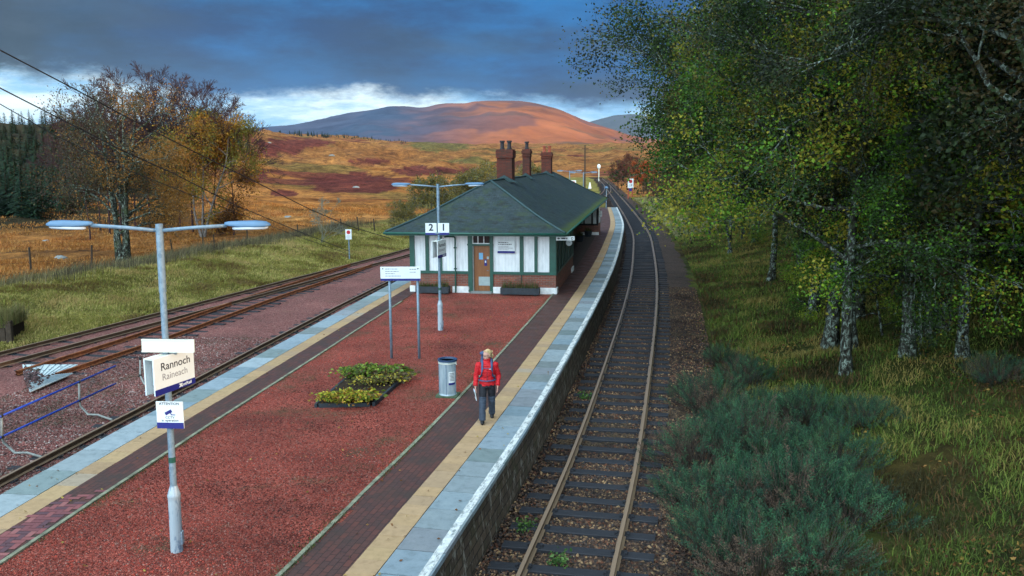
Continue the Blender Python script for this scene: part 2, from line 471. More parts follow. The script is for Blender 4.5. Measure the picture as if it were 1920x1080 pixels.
M['leaf'] = leafmat('leaf'); M['blade'] = leafmat('grass_blade', .25, .8); M['needle'] = leafmat('needle', .15, .8)
_n = NT('lichen_bark'); _v = _n.vec('Object', (1, 1, .8))
_c = _n.ramp(_n.noise(7, 8, .75, _v, .6), [(.42, (.014, .013, .010)), (.52, (.055, .058, .044)), (.57, (.19, .24, .20)), (.74, (.36, .42, .36))]); _n.col(_n.mix(_n.mr(_n.noise(1.6, 4), .52, .66, 0, .7), _c, (.045, .065, .02))); _n.rough(.95, .1); _n.bump(_n.noise(12, 6, .7, _v), .8, .03); M['lichen'] = _n.m
M['bark'] = plain('bark', (.085, .07, .055), .95, .55, 9, .1, bump=.5)
M['birch'] = plain('birch_bark', (.20, .17, .15), .9, .6, 5, .2)
M['twig'] = plain('purple_twig', (.060, .036, .040), .95, .4, 5, .1)
M['greytwig'] = plain('grey_lichen_twig', (.20, .20, .15), .95, .4, 5, .1)
M['wood'] = plain('weathered_wood', (.065, .048, .034), .9, .45, 8, .2)
M['darkwood'] = plain('dark_timber', (.028, .034, .034), .75, .4, 10, .3)
M['soil'] = plain('soil', (.035, .024, .016), .95, .5, 14, .1, bump=.6)
# manufactured
_n = NT('galvanised_steel'); _n.col(_n.ramp(_n.vor(22, out=1), [(0, (.12, .19, .25)), (1, (.22, .30, .36))])); _n.rough(_n.mr(_n.noise(9, 5), .3, .7, .40, .65), .5, .25); M['galv'] = _n.m
_n = NT('stained_galvanised'); _k = _n.mr(_n.noise(5, 7, .7, _n.vec('Object', (2, 2, .7))), .52, .62); _n.col(_n.mix(_k, (.36, .43, .47), (.12, .18, .26))); _n.rough(.5, .5, .1); M['galv2'] = _n.m
M['head'] = plain('lamp_head_shell', (.085, .18, .30), .4, .12, 8)
M['lens'] = plain('lamp_lens', (.50, .58, .64), .25, .08, 8, .6)
M['signw'] = plain('sign_white', (.66, .72, .72), .45, .06, 3)
M['signback'] = plain('sign_cream_side', (.62, .66, .58), .55, .12, 3)
M['navy'] = plain('sign_navy', (.010, .014, .16), .45, .08, 3)
M['ink'] = plain('sign_ink', (.02, .022, .035), .6, .1, 3)
M['greyink'] = plain('sign_grey_ink', (.22, .23, .25), .6, .1, 3)
M['red'] = plain('sign_red', (.50, .02, .03), .5, .1, 3)
M['blue'] = plain('blue_rail_paint', (.012, .055, .38), .45, .3, 14)
M['pipegrey'] = plain('grey_tube', (.25, .27, .25), .6, .3, 10)
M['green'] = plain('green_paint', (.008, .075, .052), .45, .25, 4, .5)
M['dgreen'] = plain('dark_green_paint_and_shade', (.006, .045, .036), .5, .3, 4, .5)
_n = NT('white_boards'); _w = _n.N.new('ShaderNodeTexWave'); _n.L.new(_n.vec('Object', (1, 1, 0)), _w.inputs[0]); _w.wave_type = 'BANDS'; _w.bands_direction = 'X'; _w.inputs['Scale'].default_value = 2.2
_c = _n.ramp(_n.noise(2.5, 7, .7, _n.vec('Object', (1.5, 1.5, .5))), [(.3, (.62, .66, .67)), (.6, (.80, .84, .85))]); _c = _n.mix(1., _c, _n.ramp(_w.outputs[0], [(.0, (.86, .88, .88)), (.12, (1, 1, 1))]), 'MULTIPLY'); _c = _n.mix(_n.mr(_n.noise(3, 7, .75, _n.vec('Object', (3, 3, .35))), .54, .72, 0, .45), _c, (.30, .36, .36)); _n.col(_c); _n.rough(.55, .4); _n.bump(_w.outputs[0], .2, .004); M['board'] = _n.m
M['white'] = plain('white_paint', (.74, .77, .76), .6, .22, 6)
_n = NT('red_brick'); _geo = _n.N.new('ShaderNodeNewGeometry')
_sx = _n.N.new('ShaderNodeSeparateXYZ'); _n.L.new(_n.tc.outputs['Object'], _sx.inputs[0]); _cx = _n.N.new('ShaderNodeCombineXYZ')
_n.L.new(_n.math('ADD', _sx.outputs[0], _sx.outputs[1]), _cx.inputs[0]); _n.L.new(_sx.outputs[2], _cx.inputs[1])
_bt = _n.N.new('ShaderNodeTexBrick'); _n.L.new(_cx.outputs[0], _bt.inputs[0])
for _i, _c in ((1, (.30, .085, .05)), (2, (.15, .045, .034)), (3, (.20, .165, .14))): _bt.inputs[_i].default_value = (*_c, 1)
_bt.inputs['Scale'].default_value = 1; _bt.inputs['Brick Width'].default_value = .23; _bt.inputs['Row Height'].default_value = .076; _bt.inputs['Mortar Size'].default_value = .009; _bt.inputs['Bias'].default_value = -.1
_c = _n.mix(_n.mr(_n.noise(2.2, 6, .7), .42, .68, 0, .7), _bt.outputs[0], (.13, .085, .065)); _n.col(_c); _n.rough(.9, .2); _n.bump(_bt.outputs[1], -.5, .006); M['brick'] = _n.m
M['stack'] = M['brick'].copy(); M['stack'].name = 'chimney_brick'
for _q in M['stack'].node_tree.nodes:
    if _q.type == 'TEX_BRICK':
        _q.inputs[1].default_value = (.17, .036, .020, 1); _q.inputs[2].default_value = (.075, .022, .016, 1); _q.inputs[3].default_value = (.06, .045, .038, 1)
    if _q.type == 'MIX': _q.inputs[7].default_value = (.05, .035, .028, 1)
_n = NT('slate_roof'); _v = _n.vec('UV'); _bt = _n.N.new('ShaderNodeTexBrick'); _n.L.new(_v, _bt.inputs[0])
for _i, _c in ((1, (.010, .024, .028)), (2, (.019, .036, .043)), (3, (.004, .008, .008))): _bt.inputs[_i].default_value = (*_c, 1)
_bt.inputs['Scale'].default_value = 1; _bt.inputs['Brick Width'].default_value = .22; _bt.inputs['Row Height'].default_value = .15; _bt.inputs['Mortar Size'].default_value = .008; _bt.inputs['Bias'].default_value = 0
_c = _n.mix(_n.mr(_n.noise(1.2, 8, .75), .45, .72, 0, .55), _bt.outputs[0], (.006, .026, .018))
_c = _n.mix(_n.mr(_n.noise(2.6, 5, .8, _n.vec('UV', (.6, 1, 1))), .545, .59, 0, .85), _c, (.003, .007, .005)); _c = _n.mix(_n.mr(_n.noise(9, 4, .8), .58, .66, 0, .6), _c, (.055, .075, .075)); _c = _n.mix(_n.mr(_n.noise(1.5, 7, .75, _n.vec('UV', (1, 1.3, 1))), .50, .60, 0, .6), _c, (.022, .040, .012))
_mo = _n.attr('Moss'); _c = _n.mix(_n.mr(_n.math('ADD', _n.noise(4, 8, .8), _n.math('MULTIPLY', _mo, .45)), .66, .80), _c, (.050, .080, .010))
_n.col(_c); _n.rough(_n.mr(_n.noise(4, 5), .3, .7, .55, .8), .4); _n.bump(_bt.outputs[1], -.6, .012); M['slate'] = _n.m
M['lead'] = plain('lead_flashing', (.022, .055, .058), .55, .25, 5)
_n = NT('door_wood'); _n.col(_n.ramp(_n.noise(3, 7, .7, _n.vec('Object', (5, 5, .5))), [(.3, (.15, .055, .016)), (.7, (.27, .11, .035))])); _n.rough(.45, .4); M['door'] = _n.m
M['glass'] = plain('dark_glass', (.030, .014, .012), .5, .3, 6, .2)
M['paper'] = plain('blue_notice', (.16, .40, .62), .6, .1, 6)
M['kick'] = plain('kick_plate', (.32, .40, .40), .45, .15, 6)
M['step'] = plain('stone_step', (.22, .24, .23), .85, .3, 6)
M['trough'] = plain('dark_trough', (.022, .030, .038), .6, .4, 8)
M['pot'] = plain('clay_pot', (.30, .075, .040), .8, .35, 8)
M['darkpot'] = plain('sooty_pot', (.035, .030, .034), .8, .45, 8)
M['black'] = plain('black_iron', (.012, .012, .013), .6, .3, 8)
M['wire'] = plain('cable_black', (.012, .012, .014), .7, .2, 8)
_n = NT('bin_shell'); _n.col(_n.ramp(_n.noise(3, 6, .6, _n.vec('Object', (3, 3, .6))), [(.3, (.20, .28, .32)), (.7, (.42, .50, .54))])); _n.rough(.32, .6, .2); M['bin'] = _n.m
M['binlid'] = plain('bin_lid', (.02, .05, .11), .4, .2, 6)
_n = NT('speckled_panel'); _k = _n.mr(_n.vor(5.5), .22, .26); _n.col(_n.mix(_n.mr(_n.noise(2.1, 3), .44, .5), (.46, .56, .58), _n.mix(_k, (.03, .03, .035), (.46, .56, .58)))); _n.rough(.6, .4); M['panel'] = _n.m
# person
M['skin'] = plain('skin', (.50, .27, .20), .55, .08, 10)
M['jacket'] = plain('red_jacket', (.50, .012, .018), .6, .18, 12, .3, bump=.35, bscale=25)
M['trou'] = plain('black_trousers', (.010, .011, .016), .75, .25, 12)
M['gaiter'] = plain('slate_blue_knees', (.036, .052, .078), .7, .25, 12, bump=.3, bscale=30)
M['boot'] = plain('black_boot', (.010, .010, .011), .5, .2, 12)
M['hair'] = plain('blonde_hair', (.46, .33, .16), .6, .35, 30, bump=.4, bscale=60)
M['pack'] = plain('blue_grey_pack', (.045, .075, .16), .7, .25, 12, bump=.3, bscale=30)
M['map'] = plain('folded_map', (.62, .72, .82), .5, .12, 20)

# ================================================================== TERRAIN
def az_u(x, y): return 960 + FPX * x / np.maximum(y, 1e-3)


CREST = np.array([(-1400, 262), (-300, 258), (0, 243), (200, 240), (420, 247), (520, 252), (640, 256), (760, 268), (870, 272), (1000, 272), (1120, 280), (1250, 285), (1500, 285), (3000, 285)], float)


def tz(x, y):
    x = np.asarray(x, float); y = np.asarray(y, float)
    r = np.hypot(x, y); yy = np.clip(y, 1, None)
    xc = T1(np.clip(y, -5, 300)); d = x - xc
    xl = np.minimum(S1(np.clip(y, 0, 145)), T2(np.clip(y, 0, 220))) - 1.6
    e = xl - x                                              # distance beyond the leftmost siding
    z = np.full(x.shape, -1.10)
    # right bank, rising to a wooded hillside shaped high to shade the foreground
    fy = 1 - .72 * ss(75, 170, y)
    bank = .16 * np.clip(d - 2.9, 0, 3) + .20 * np.clip(d - 5.9, 0, 16) + .36 * np.clip(d - 21, 0, None)
    bank = 30 * (1 - np.exp(-bank / 30))
    z = z + bank * fy * (d > 0)
    z = z + np.where(d > 3, fbm(x / 2.2, y / 2.2, 4, 3) * .55 * ss(3, 6, d), 0)
    # left verge, a low bank before the fence, then the moor
    lb = ss(0, 2.5, e) * .25 + .75 * np.exp(-((e - 6.5) / 2.8) ** 2) * ss(25, 34, y)
    z = z + np.where(e > 0, lb + fbm(x / 2.0, y / 2.0, 4, 5) * .5 * ss(0, 4, e), 0)
    far = np.maximum(ss(10, 40, e), ss(12, 60, d) * ss(110, 220, y)); far = np.maximum(far, ss(300, 420, y))
    z = z + far * (fbm(x / 26, y / 26, 4, 9) * 3.6 * ss(60, 160, r) + (.5 - np.abs(fbm(x / 48 + 4, y / 30, 4, 19)) * 3) * 5.0 * ss(140, 300, r))
    u = az_u(x, yy); cr = np.interp(u, CREST[:, 0], CREST[:, 1])
    left = 1 - ss(380, 620, u); Rc = 330 * left + 1150 * (1 - left)
    top = CH + (300 - cr) / FPX * Rc + 0.
    rise = ss(85, 1, r) * 0 + np.clip((r - 80) / (Rc - 80), 0, 1.6) ** 1.35
    z = z + far * (top + 1.1) * np.where(rise > 1, 1 - (rise - 1) * .5, rise)
    z = z + far * (fbm(x / 110, y / 110, 4, 21) * 15 * ss(140, 420, r) * (1 - .75 * ss(.65, 1.0, r / Rc)))
    return z


def build_ground():
    az = np.concatenate([np.linspace(-100, -36, 70, endpoint=False), np.linspace(-36, 36, 620, endpoint=False), np.linspace(36, 100, 80)])
    az = np.radians(az); rad = np.concatenate([[.5, 2, 4, 6], np.geomspace(8, 2600, 430)])
    A, Rr = np.meshgrid(az, rad); X = np.sin(A) * Rr; Y = np.cos(A) * Rr; Z = tz(X, Y)
    Z = np.where((Rr < 9), -1.1, Z)
    na, nr = len(az), len(rad)
    V = np.stack([X, Y, Z], -1).reshape(-1, 3)
    i = np.arange(nr - 1)[:, None] * na + np.arange(na - 1)[None]; i = i.ravel()
    F = np.stack([i, i + 1, i + na + 1, i + na], 1)
    # natural colours
    x, y, r = X, Y, Rr
    xc = T1(np.clip(y, -5, 300)); d = x - xc; xl = np.minimum(S1(np.clip(y, 0, 145)), T2(np.clip(y, 0, 220))) - 1.6; e = xl - x
    def C(*c): return np.array(c, float)
    n1 = fbm(x / 18, y / 18, 5, 31)[..., None]; n2 = fbm(x / 5, y / 5, 4, 41)[..., None]
    st = fbm(x / 60, y / 9, 5, 77)[..., None]                  # streaky grass tones
    moor = C(.36, .155, .042) + n1 * C(.16, .09, .03) + st * C(.26, .16, .07)
    fd = ss(170, 420, r)[..., None]; moor = moor * (1 - fd) + (C(.25, .115, .038) + st * C(.15, .09, .03) + n1 * C(.08, .06, .02)) * fd
    moor = moor * (1 + .5 * n2)
    olive = C(.115, .095, .030); maroon = C(.115, .030, .024); grey = C(.20, .19, .15)
    w = ss(.06, .16, fbm(x / 55 + 3, y / 24, 5, 51))[..., None] * ss(90, 160, r)[..., None]; moor = moor * (1 - w * .75) + olive * w * .75
    w = ss(.16, .20, fbm(x / 42 - 8, y / 22, 5, 61))[..., None] * ss(110, 170, r)[..., None]; moor = moor * (1 - w * .85) + maroon * w * .85
    u = az_u(x, np.maximum(y, 1)); v = 300 - (Z - CH) / np.maximum(y, 1) * FPX
    for (u0, v0, au, av, c) in ((655, 343, 92, 21, maroon), (560, 268, 70, 9, maroon), (520, 282, 55, 9, maroon), (480, 322, 26, 16, maroon), (800, 318, 80, 9, maroon),
                                (535, 358, 30, 8, maroon), (828, 272, 60, 11, olive), (700, 300, 40, 5, maroon), (900, 300, 70, 6, olive)):
        q = ((u - u0) / au) ** 2 + ((v - v0) / av) ** 2 + fbm(x / 9, y / 9, 6, 71) * 1.8
        w = (1 - ss(.88, 1.0, q))[..., None] * .96 * (y > 60)[..., None]
        moor = moor * (1 - w) + c * w * (1 + n2 * .6)
    verge = C(.25, .225, .060) + n2 * C(.11, .08, .02) + n1 * C(.10, .04, .01)
    bankc = C(.085, .105, .026) + n2 * C(.07, .055, .014)
    br = ss(.04, .16, fbm(x / 3.2, y / 3.2, 4, 91))[..., None]; bankc = bankc * (1 - br * .7) + C(.10, .062, .022) * br * .7
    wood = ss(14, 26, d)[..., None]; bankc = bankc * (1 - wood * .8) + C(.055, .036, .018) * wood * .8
    wl = ss(12.0, 14.5, e + 2.2 * fbm(x / 4, y / 4, 3, 13) * 2)[..., None]
    leftc = verge * (1 - wl) + moor * wl
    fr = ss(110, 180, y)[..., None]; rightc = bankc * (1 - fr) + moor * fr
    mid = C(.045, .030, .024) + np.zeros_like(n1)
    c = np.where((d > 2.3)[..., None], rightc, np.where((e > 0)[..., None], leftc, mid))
    c = np.where((y > 118)[..., None] & (d > -30)[..., None] & (d < -2.4)[..., None], verge * .9, c)
    c = np.where((y > 320)[..., None], moor, c)
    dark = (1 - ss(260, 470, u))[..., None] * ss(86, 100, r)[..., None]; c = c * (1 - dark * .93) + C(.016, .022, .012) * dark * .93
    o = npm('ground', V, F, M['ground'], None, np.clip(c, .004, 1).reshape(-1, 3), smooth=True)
    struct(o)


build_ground()


def crest_hill(name, prof, r0, r1, n_r, colf, seed, rough=1.0):
    prof = np.array(prof, float); us = np.linspace(prof[0, 0], prof[-1, 0], 420); ve = np.interp(us, prof[:, 0], prof[:, 1])
    k = np.ones(9) / 9; ve = np.convolve(np.pad(ve, 4, 'edge'), k, 'valid')
    t = np.linspace(0, 1.35, n_r); U, T = np.meshgrid(us, t); E = np.tile(ve, (n_r, 1)); a = np.arctan((U - 960) / FPX); Rr = r0 + (r1 - r0) * T
    X = np.sin(a) * Rr; Y = np.cos(a) * Rr
    top = CH + (300 - E) / FPX * r1 * np.cos(a)
    sh = np.where(T <= 1, np.sin(np.clip(T, 0, 1) * math.pi / 2) ** 1.35, 1 - (T - 1) * 1.4)
    gul = (1 - np.abs(fbm(X / 420, Y / 900, 5, seed)) * 4) * .5
    Z = top * sh + (gul - .25) * 50 * rough * np.sin(np.clip(T, 0, 1) * math.pi) + fbm(X / 150, Y / 260, 5, seed + 5) * 24 * rough * np.sin(np.clip(T, 0, 1) * math.pi)
    i = (np.arange(n_r - 1)[:, None] * 420 + np.arange(419)[None]).ravel(); F = np.stack([i, i + 1, i + 421, i + 420], 1)
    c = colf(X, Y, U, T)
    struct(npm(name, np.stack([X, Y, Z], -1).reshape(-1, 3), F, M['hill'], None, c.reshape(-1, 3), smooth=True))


def hillcol(X, Y, U, T):
    n = fbm(X / 300, Y / 300, 5, 8)[..., None]; c = np.array([.30, .090, .030]) + n * np.array([.28, .10, .04])
    w = ss(.05, .14, fbm(X / 350 + 5, Y / 700, 5, 18))[..., None]; c = c * (1 - w * .7) + np.array([.10, .045, .045]) * w * .7
    w = ss(.10, .2, fbm(X / 260 - 5, Y / 200, 5, 28))[..., None] * (1 - ss(.3, .6, T))[..., None]; c = c * (1 - w * .7) + np.array([.055, .05, .03]) * w * .7
    w = (1 - ss(700, 985, U + 60 * fbm(X / 300, Y / 500, 3, 2)))[..., None] * .9; c = c * (1 - w) + np.array([.028, .062, .11]) * w      # cloud shade painted in blue over the left flank
    return np.clip(c, .01, 1)


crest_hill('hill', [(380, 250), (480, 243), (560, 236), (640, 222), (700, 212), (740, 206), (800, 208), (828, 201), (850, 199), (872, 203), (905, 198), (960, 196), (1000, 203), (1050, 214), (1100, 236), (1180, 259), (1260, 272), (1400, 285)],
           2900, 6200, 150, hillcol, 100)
crest_hill('hill', [(1000, 262), (1060, 246), (1110, 230), (1150, 220), (1185, 218), (1230, 226), (1300, 240), (1450, 252), (1700, 262)],
           8000, 9800, 50, lambda X, Y, U, T: np.full(X.shape + (3,), .06) * np.array([.9, 1.0, 1.1]), 300, .8)


# ================================================================== TRACKS
def rail_profile(w=.07, h=.145):
    return [(-w, -h), (w, -h), (w, -h + .012), (.012, -h + .03), (.012, -.045), (.036, -.035), (.036, -.004), (.030, 0), (-.030, 0), (-.036, -.004), (-.036, -.035), (-.012, -.045), (-.012, -h + .03), (-w, -h + .012)]


def sweep(name, curve, o, ys, prof, m, parent, z=RAILZ, wob=0.0):
    x, y, tx, ty = curve.frame(ys); n = len(prof); V = []
    P = np.array(prof)
    wv = wob * np.array(fbm(ys / 1.7, ys * 0 + o, 3, 5))
    for a, b in P: V.append(np.stack([x + ty * (o + a + wv), y - tx * (o + a + wv), np.full_like(x, z + b)], 1))
    V = np.stack(V, 1).reshape(-1, 3); m_ = len(ys)
    i = (np.arange(m_ - 1)[:, None] * n + np.arange(n)[None]).ravel(); k = np.arange(n)
    j = (np.arange(m_ - 1)[:, None] * n + ((k + 1) % n)[None]).ravel()
    F = np.stack([i, j, j + n, i + n], 1)
    return npm(name, V, F, m, parent)


def sleeper_mesh():
    b = MB(); L, Wd = 1.3, .125
    b.prism([(-Wd, -.12), (Wd, -.12), (Wd, -.012), (Wd - .012, 0), (-Wd + .012, 0), (-Wd, -.012)], 'x', -L, L)
    for s in (-.72, .72):
        b.box(s - .10, s + .10, -.10, .10, 0, .018)           # chair plate under the rail
        b.box(s - .13, s - .085, -.05, .05, 0, .045); b.box(s + .085, s + .13, -.05, .05, 0, .045)
    return b


def track(curve, Y0, Y1, label, m_rail, spacing, sl_y0, sl_y1, zs, ncap=100, gauge=.72, jit=.02, skip=0.0):
    c = curve.frame(float(Y0)); root = empty('railway_track', (0, 0, 0), 0, label, 'railway track')
    ys = np.concatenate([curve.ys(Y0, min(Y1, 70), .6), np.arange(max(Y0, 71), Y1, 2.5)]) if Y1 > 71 else curve.ys(Y0, Y1, .6)
    ys = np.unique(ys)
    for s in (-gauge, gauge): sweep('rail', curve, s, ys, rail_profile(), m_rail, root)
    sy = curve.ys(sl_y0, sl_y1, spacing); proto = None; rest = []
    k = 0
    for Y in sy:
        if random.random() < skip: continue
        x, y, tx, ty = [float(q) for q in curve.frame(Y)]
        a = -math.atan2(tx, ty) + random.uniform(-jit, jit)
        if k < ncap:
            if proto is None: proto = sleeper_mesh().build('sleeper', M['sleeper'], root); s = proto
            else: s = proto.copy(); COL.objects.link(s); s.parent = root
            s.location = (x + random.uniform(-.04, .04), y + random.uniform(-.03, .03), zs + random.uniform(-.012, .006)); s.rotation_euler = (random.uniform(-.01, .01), random.uniform(-.006, .006), a)
        else: rest.append((x, y, zs, a))
        k += 1
    if rest:
        b = MB()
        for x, y, z, a in rest:
            b.M = Matrix.Translation((x, y, z)) @ Matrix.Rotation(a, 4, 'Z'); b.box(-1.3, 1.3, -.125, .125, -.1, 0)
        o = b.build('sleepers', M['sleeper'], root); o['kind'] = 'stuff'
    return root


track(T1, 3, 300, 'curving railway track with dark sleepers beside platform one', M['rail'], .76, 8, 240, -.995)
track(T2, 8, 212, 'railway track close against the left platform edge, only its far rail in view', M['rail'], .76, 9, 205, -1.02)
track(S1, 27.6, 145, 'outer overgrown siding track beside the grass verge', M['rail'], .76, 28, 110, -1.04, skip=.1)
track(S2, 26.3, 54.0, 'rusty siding track ending at the pale speckled panels', M['rust'], .76, 27, 53, -1.015)

# ================================================================== BALLAST, PLATFORM
def ribbon(name, curve, o1, o2, ys, z, m, parent=None, n=1, uv=True, zj=None, sink=0.0):
    o1 = np.broadcast_to(o1, ys.shape); o2 = np.broadcast_to(o2, ys.shape)
    x, y, tx, ty = curve.frame(ys); L = np.concatenate([[0], np.cumsum(np.hypot(np.diff(x), np.diff(y)))])
    V = []; U = []
    for k in range(n + 1):
        o = o1 + (o2 - o1) * k / n; X = x + ty * o; Y = y - tx * o; Z = np.full_like(X, z)
        if zj is not None: Z = Z + zj(X, Y, k / n)
        V.append(np.stack([X, Y, Z], 1)); U.append(np.stack([L, o], 1))
    V = np.stack(V, 1).reshape(-1, 3); U = np.stack(U, 1).reshape(-1, 2); w = n + 1
    i = (np.arange(len(ys) - 1)[:, None] * w + np.arange(n)[None]).ravel()
    return npm(name, V, np.stack([i, i + 1, i + w + 1, i + w], 1), m, parent, uv=U, smooth=zj is not None)


bz = lambda X, Y, t: fbm(X / .5, Y / .5, 4, 2) * .07 - .16 * abs(t - .5) ** 3 * 8 * .5
struct(ribbon('ballast', T1, -1.62, 2.75, np.concatenate([np.arange(4, 60, .15), np.arange(60, 300, 1.5)]), -1.045, M['ballast'], n=30, zj=bz))
# left trackbed: one wide sheet of pink stones from the platform to the verge
ys = np.concatenate([np.arange(6, 60, .4), np.arange(60, 118, 1.5)])
xa = T2(ys) + 1.35; xb = np.minimum(S1(np.clip(ys, 22, 145)), T2(ys) - 2.2) - 1.4; xb = np.where(ys < 30, S1(30.) - 2.2 - (30 - ys) * .5, xb)
nn = 60; tt = np.linspace(0, 1, nn + 1)[None]; X = xb[:, None] * (1 - tt) + xa[:, None] * tt; Y = np.repeat(ys[:, None], nn + 1, 1)
Z = -1.035 + fbm(X / 1.1, Y / 1.1, 4, 6) * .10 - .05 * (tt < .02)
V = np.stack([X, Y, Z], -1).reshape(-1, 3); w = nn + 1; i = (np.arange(len(ys) - 1)[:, None] * w + np.arange(nn)[None]).ravel()
struct(npm('trackbed', V, np.stack([i, i + 1, i + w + 1, i + w], 1), M['pink_gravel'], smooth=True))


def stones(name, X, Y, Zf, smin, smax, cols, seed):
    g = np.random.default_rng(seed); n = len(X)
    oct_ = np.array([(1, 0, 0), (0, 1, 0), (-1, 0, 0), (0, -1, 0), (0, 0, .8), (0, 0, -.8)], float)
    S = g.uniform(smin, smax, n)
    P = oct_[None] * S[:, None, None] * g.uniform(.6, 1.25, (n, 6, 3))
    P = P + g.normal(0, .18, (n, 6, 3)) * S[:, None, None]
    a = g.uniform(0, 6.28, n); c, s = np.cos(a), np.sin(a)
    x = P[..., 0] * c[:, None] - P[..., 1] * s[:, None]; y = P[..., 0] * s[:, None] + P[..., 1] * c[:, None]
    V = np.stack([x + X[:, None], y + Y[:, None], P[..., 2] + Zf[:, None]], -1).reshape(-1, 3)
    f = np.array([(0, 1, 4), (1, 2, 4), (2, 3, 4), (3, 0, 4), (1, 0, 5), (2, 1, 5), (3, 2, 5), (0, 3, 5)])
    F = (np.arange(n)[:, None, None] * 6 + f[None]).reshape(-1, 3)
    cols = np.array(cols); cc = cols[g.integers(0, len(cols), n)] * g.uniform(.6, 1.3, (n, 1)); cc = cc * (.40 + 1.5 * np.clip(fbm(X / 1.6, Y / 1.6, 4, 44) * 1.3 + .4, 0, 1))[:, None]; mo = ss(.10, .2, fbm(X / .9, Y / .9, 4, 45))[:, None] * .55; cc = cc * (1 - mo) + np.array([[.06, .045, .025]]) * mo; cc = np.repeat(cc, 6, 0)
    return npm(name, V, F, M['stone'], None, cc)


def scatter_strip(curve, o1, o2, Ya, Yb, n, seed):
    g = np.random.default_rng(seed); Y = Ya * (Yb / Ya) ** g.uniform(0, 1, n); o = g.uniform(o1, o2, n); x, y = curve.off(Y, o); return x, y


x, y = scatter_strip(T1, -1.5, 2.7, 9, 45, 60000, 1)
o = stones('loose_ballast', x, y, -1.055 + fbm(x / .5, y / .5, 4, 2) * .07 + .012, .018, .042, [(.035, .020, .014), (.06, .036, .024), (.085, .046, .028), (.04, .032, .028), (.12, .07, .04), (.018, .014, .013), (.028, .02, .017), (.22, .14, .07), (.09, .035, .018)], 3)
stuff(o, 'dark brown loose stones between and beside the rails of the right hand track', 'stones')
x, y = scatter_strip(T2, -5.6, 1.2, 14, 32, 42000, 4)
o = stones('loose_gravel', x, y, -1.03 + fbm(x / 1.1, y / 1.1, 4, 6) * .10, .016, .036, [(.14, .045, .038), (.18, .07, .058), (.2, .12, .105), (.09, .032, .028), (.25, .20, .18), (.06, .035, .032)], 5)
stuff(o, 'pink and grey loose stones around the blue handrail and left track', 'stones')

# ---- platform body
ysA = np.concatenate([T1.ys(4., 60, .5), np.arange(61, 102.6, 1.2)])
def right_strip(o1, o2, y0=4., y1=102.): yy = ysA[(ysA >= y0) & (ysA <= y1)]; return yy
E1, C1, Y1_, B1, K1 = -1.52, -2.28, -2.70, -3.52, -3.60
E2, C2, Y2_, B2, K2 = 1.46, 2.12, 2.55, 3.18, 3.26
yl = np.arange(4, 62, .5)


def slabs(name, curve, o1, o2, y0, y1, step, gap, z, m, colf, parent=None, th=.06):
    """individually laid slabs with narrow joints, one mesh"""
    ys = curve.ys(y0, y1, step); V = []; F = []; Cc = []
    for k in range(len(ys) - 1):
        a, b = ys[k] + gap / 2, ys[k + 1] - gap / 2; zz = z + random.uniform(-.004, .004)
        p = [curve.off(a, o1), curve.off(a, o2), curve.off(b, o2), curve.off(b, o1)]
        i = len(V)
        V += [(float(q[0]), float(q[1]), zz) for q in p] + [(float(q[0]), float(q[1]), zz - th) for q in p]
        F += [(i, i + 1, i + 2, i + 3), (i + 1, i, i + 4, i + 5), (i + 2, i + 1, i + 5, i + 6), (i + 3, i + 2, i + 6, i + 7), (i, i + 3, i + 7, i + 4)]
        Cc += [colf(k)] * 8
    return npm(name, np.array(V), np.array(F)[:, ::-1] if o1 > o2 else np.array(F), m, parent, np.array(Cc))


def copcol(k):
    c = random.choice([(.20, .27, .31), (.25, .31, .34), (.29, .35, .38), (.17, .20, .20), (.22, .24, .26), (.18, .23, .23), (.23, .29, .33), (.26, .31, .33)])
    q = random.uniform(.88, 1.06); return tuple(a * q for a in c)


def yelcol(k):
    c = random.choice([(.41, .275, .145), (.43, .29, .155), (.40, .27, .15), (.39, .27, .16), (.42, .29, .15), (.36, .29, .21) if random.random() < .3 else (.42, .28, .15)])
    q = random.uniform(.9, 1.08); return tuple(a * q for a in c)


struct(slabs('paving_edge', T1, C1 + .012, E1 + .0, 4, 102, .76, .022, 0, M['coping'], copcol, th=.08))
struct(slabs('paving_tactile', T1, Y1_, C1 - .004, 4, 102, .40, .006, 0, M['yellow'], yelcol))
struct(slabs('paving_edge', T2, E2, C2 - .012, 4, 62, 1.15, .016, 0, M['coping'], lambda k: tuple(q * 1.22 for q in copcol(k)), th=.08))
struct(slabs('paving_tactile', T2, C2 + .004, Y2_, 4, 62, .60, .006, 0, M['yellow'], yelcol))
struct(ribbon('paving_base', T1, Y1_ - .3, E1 - .02, ysA, -.012, M['joint']))
struct(ribbon('paving_base', T2, E2 + .02, Y2_ + .3, yl, -.012, M['joint']))
struct(ribbon('edge_line', T1, E1 - .17, E1 - .035, T1.ys(4., 102, .5), .0085, M['paint']))
yy = ysA[ysA <= 35.6]
struct(ribbon('paving', T1, B1, Y1_, ysA, -.003, M['paver']))
struct(ribbon('paving', T2, Y2_, B2, yl[yl < 58], -.003, M['paver']))
for cv, a, b, yy in ((T1, K1, B1, T1.ys(4., 35.4, .5)), (T2, B2, K2, T2.ys(4., 34.6, .5))):
    o = sweep('kerb', cv, (a + b) / 2, yy, [(-.035, -.1), (.035, -.1), (.035, .018), (-.035, .018)], M['kerb'], None, 0.0, .03); struct(o)
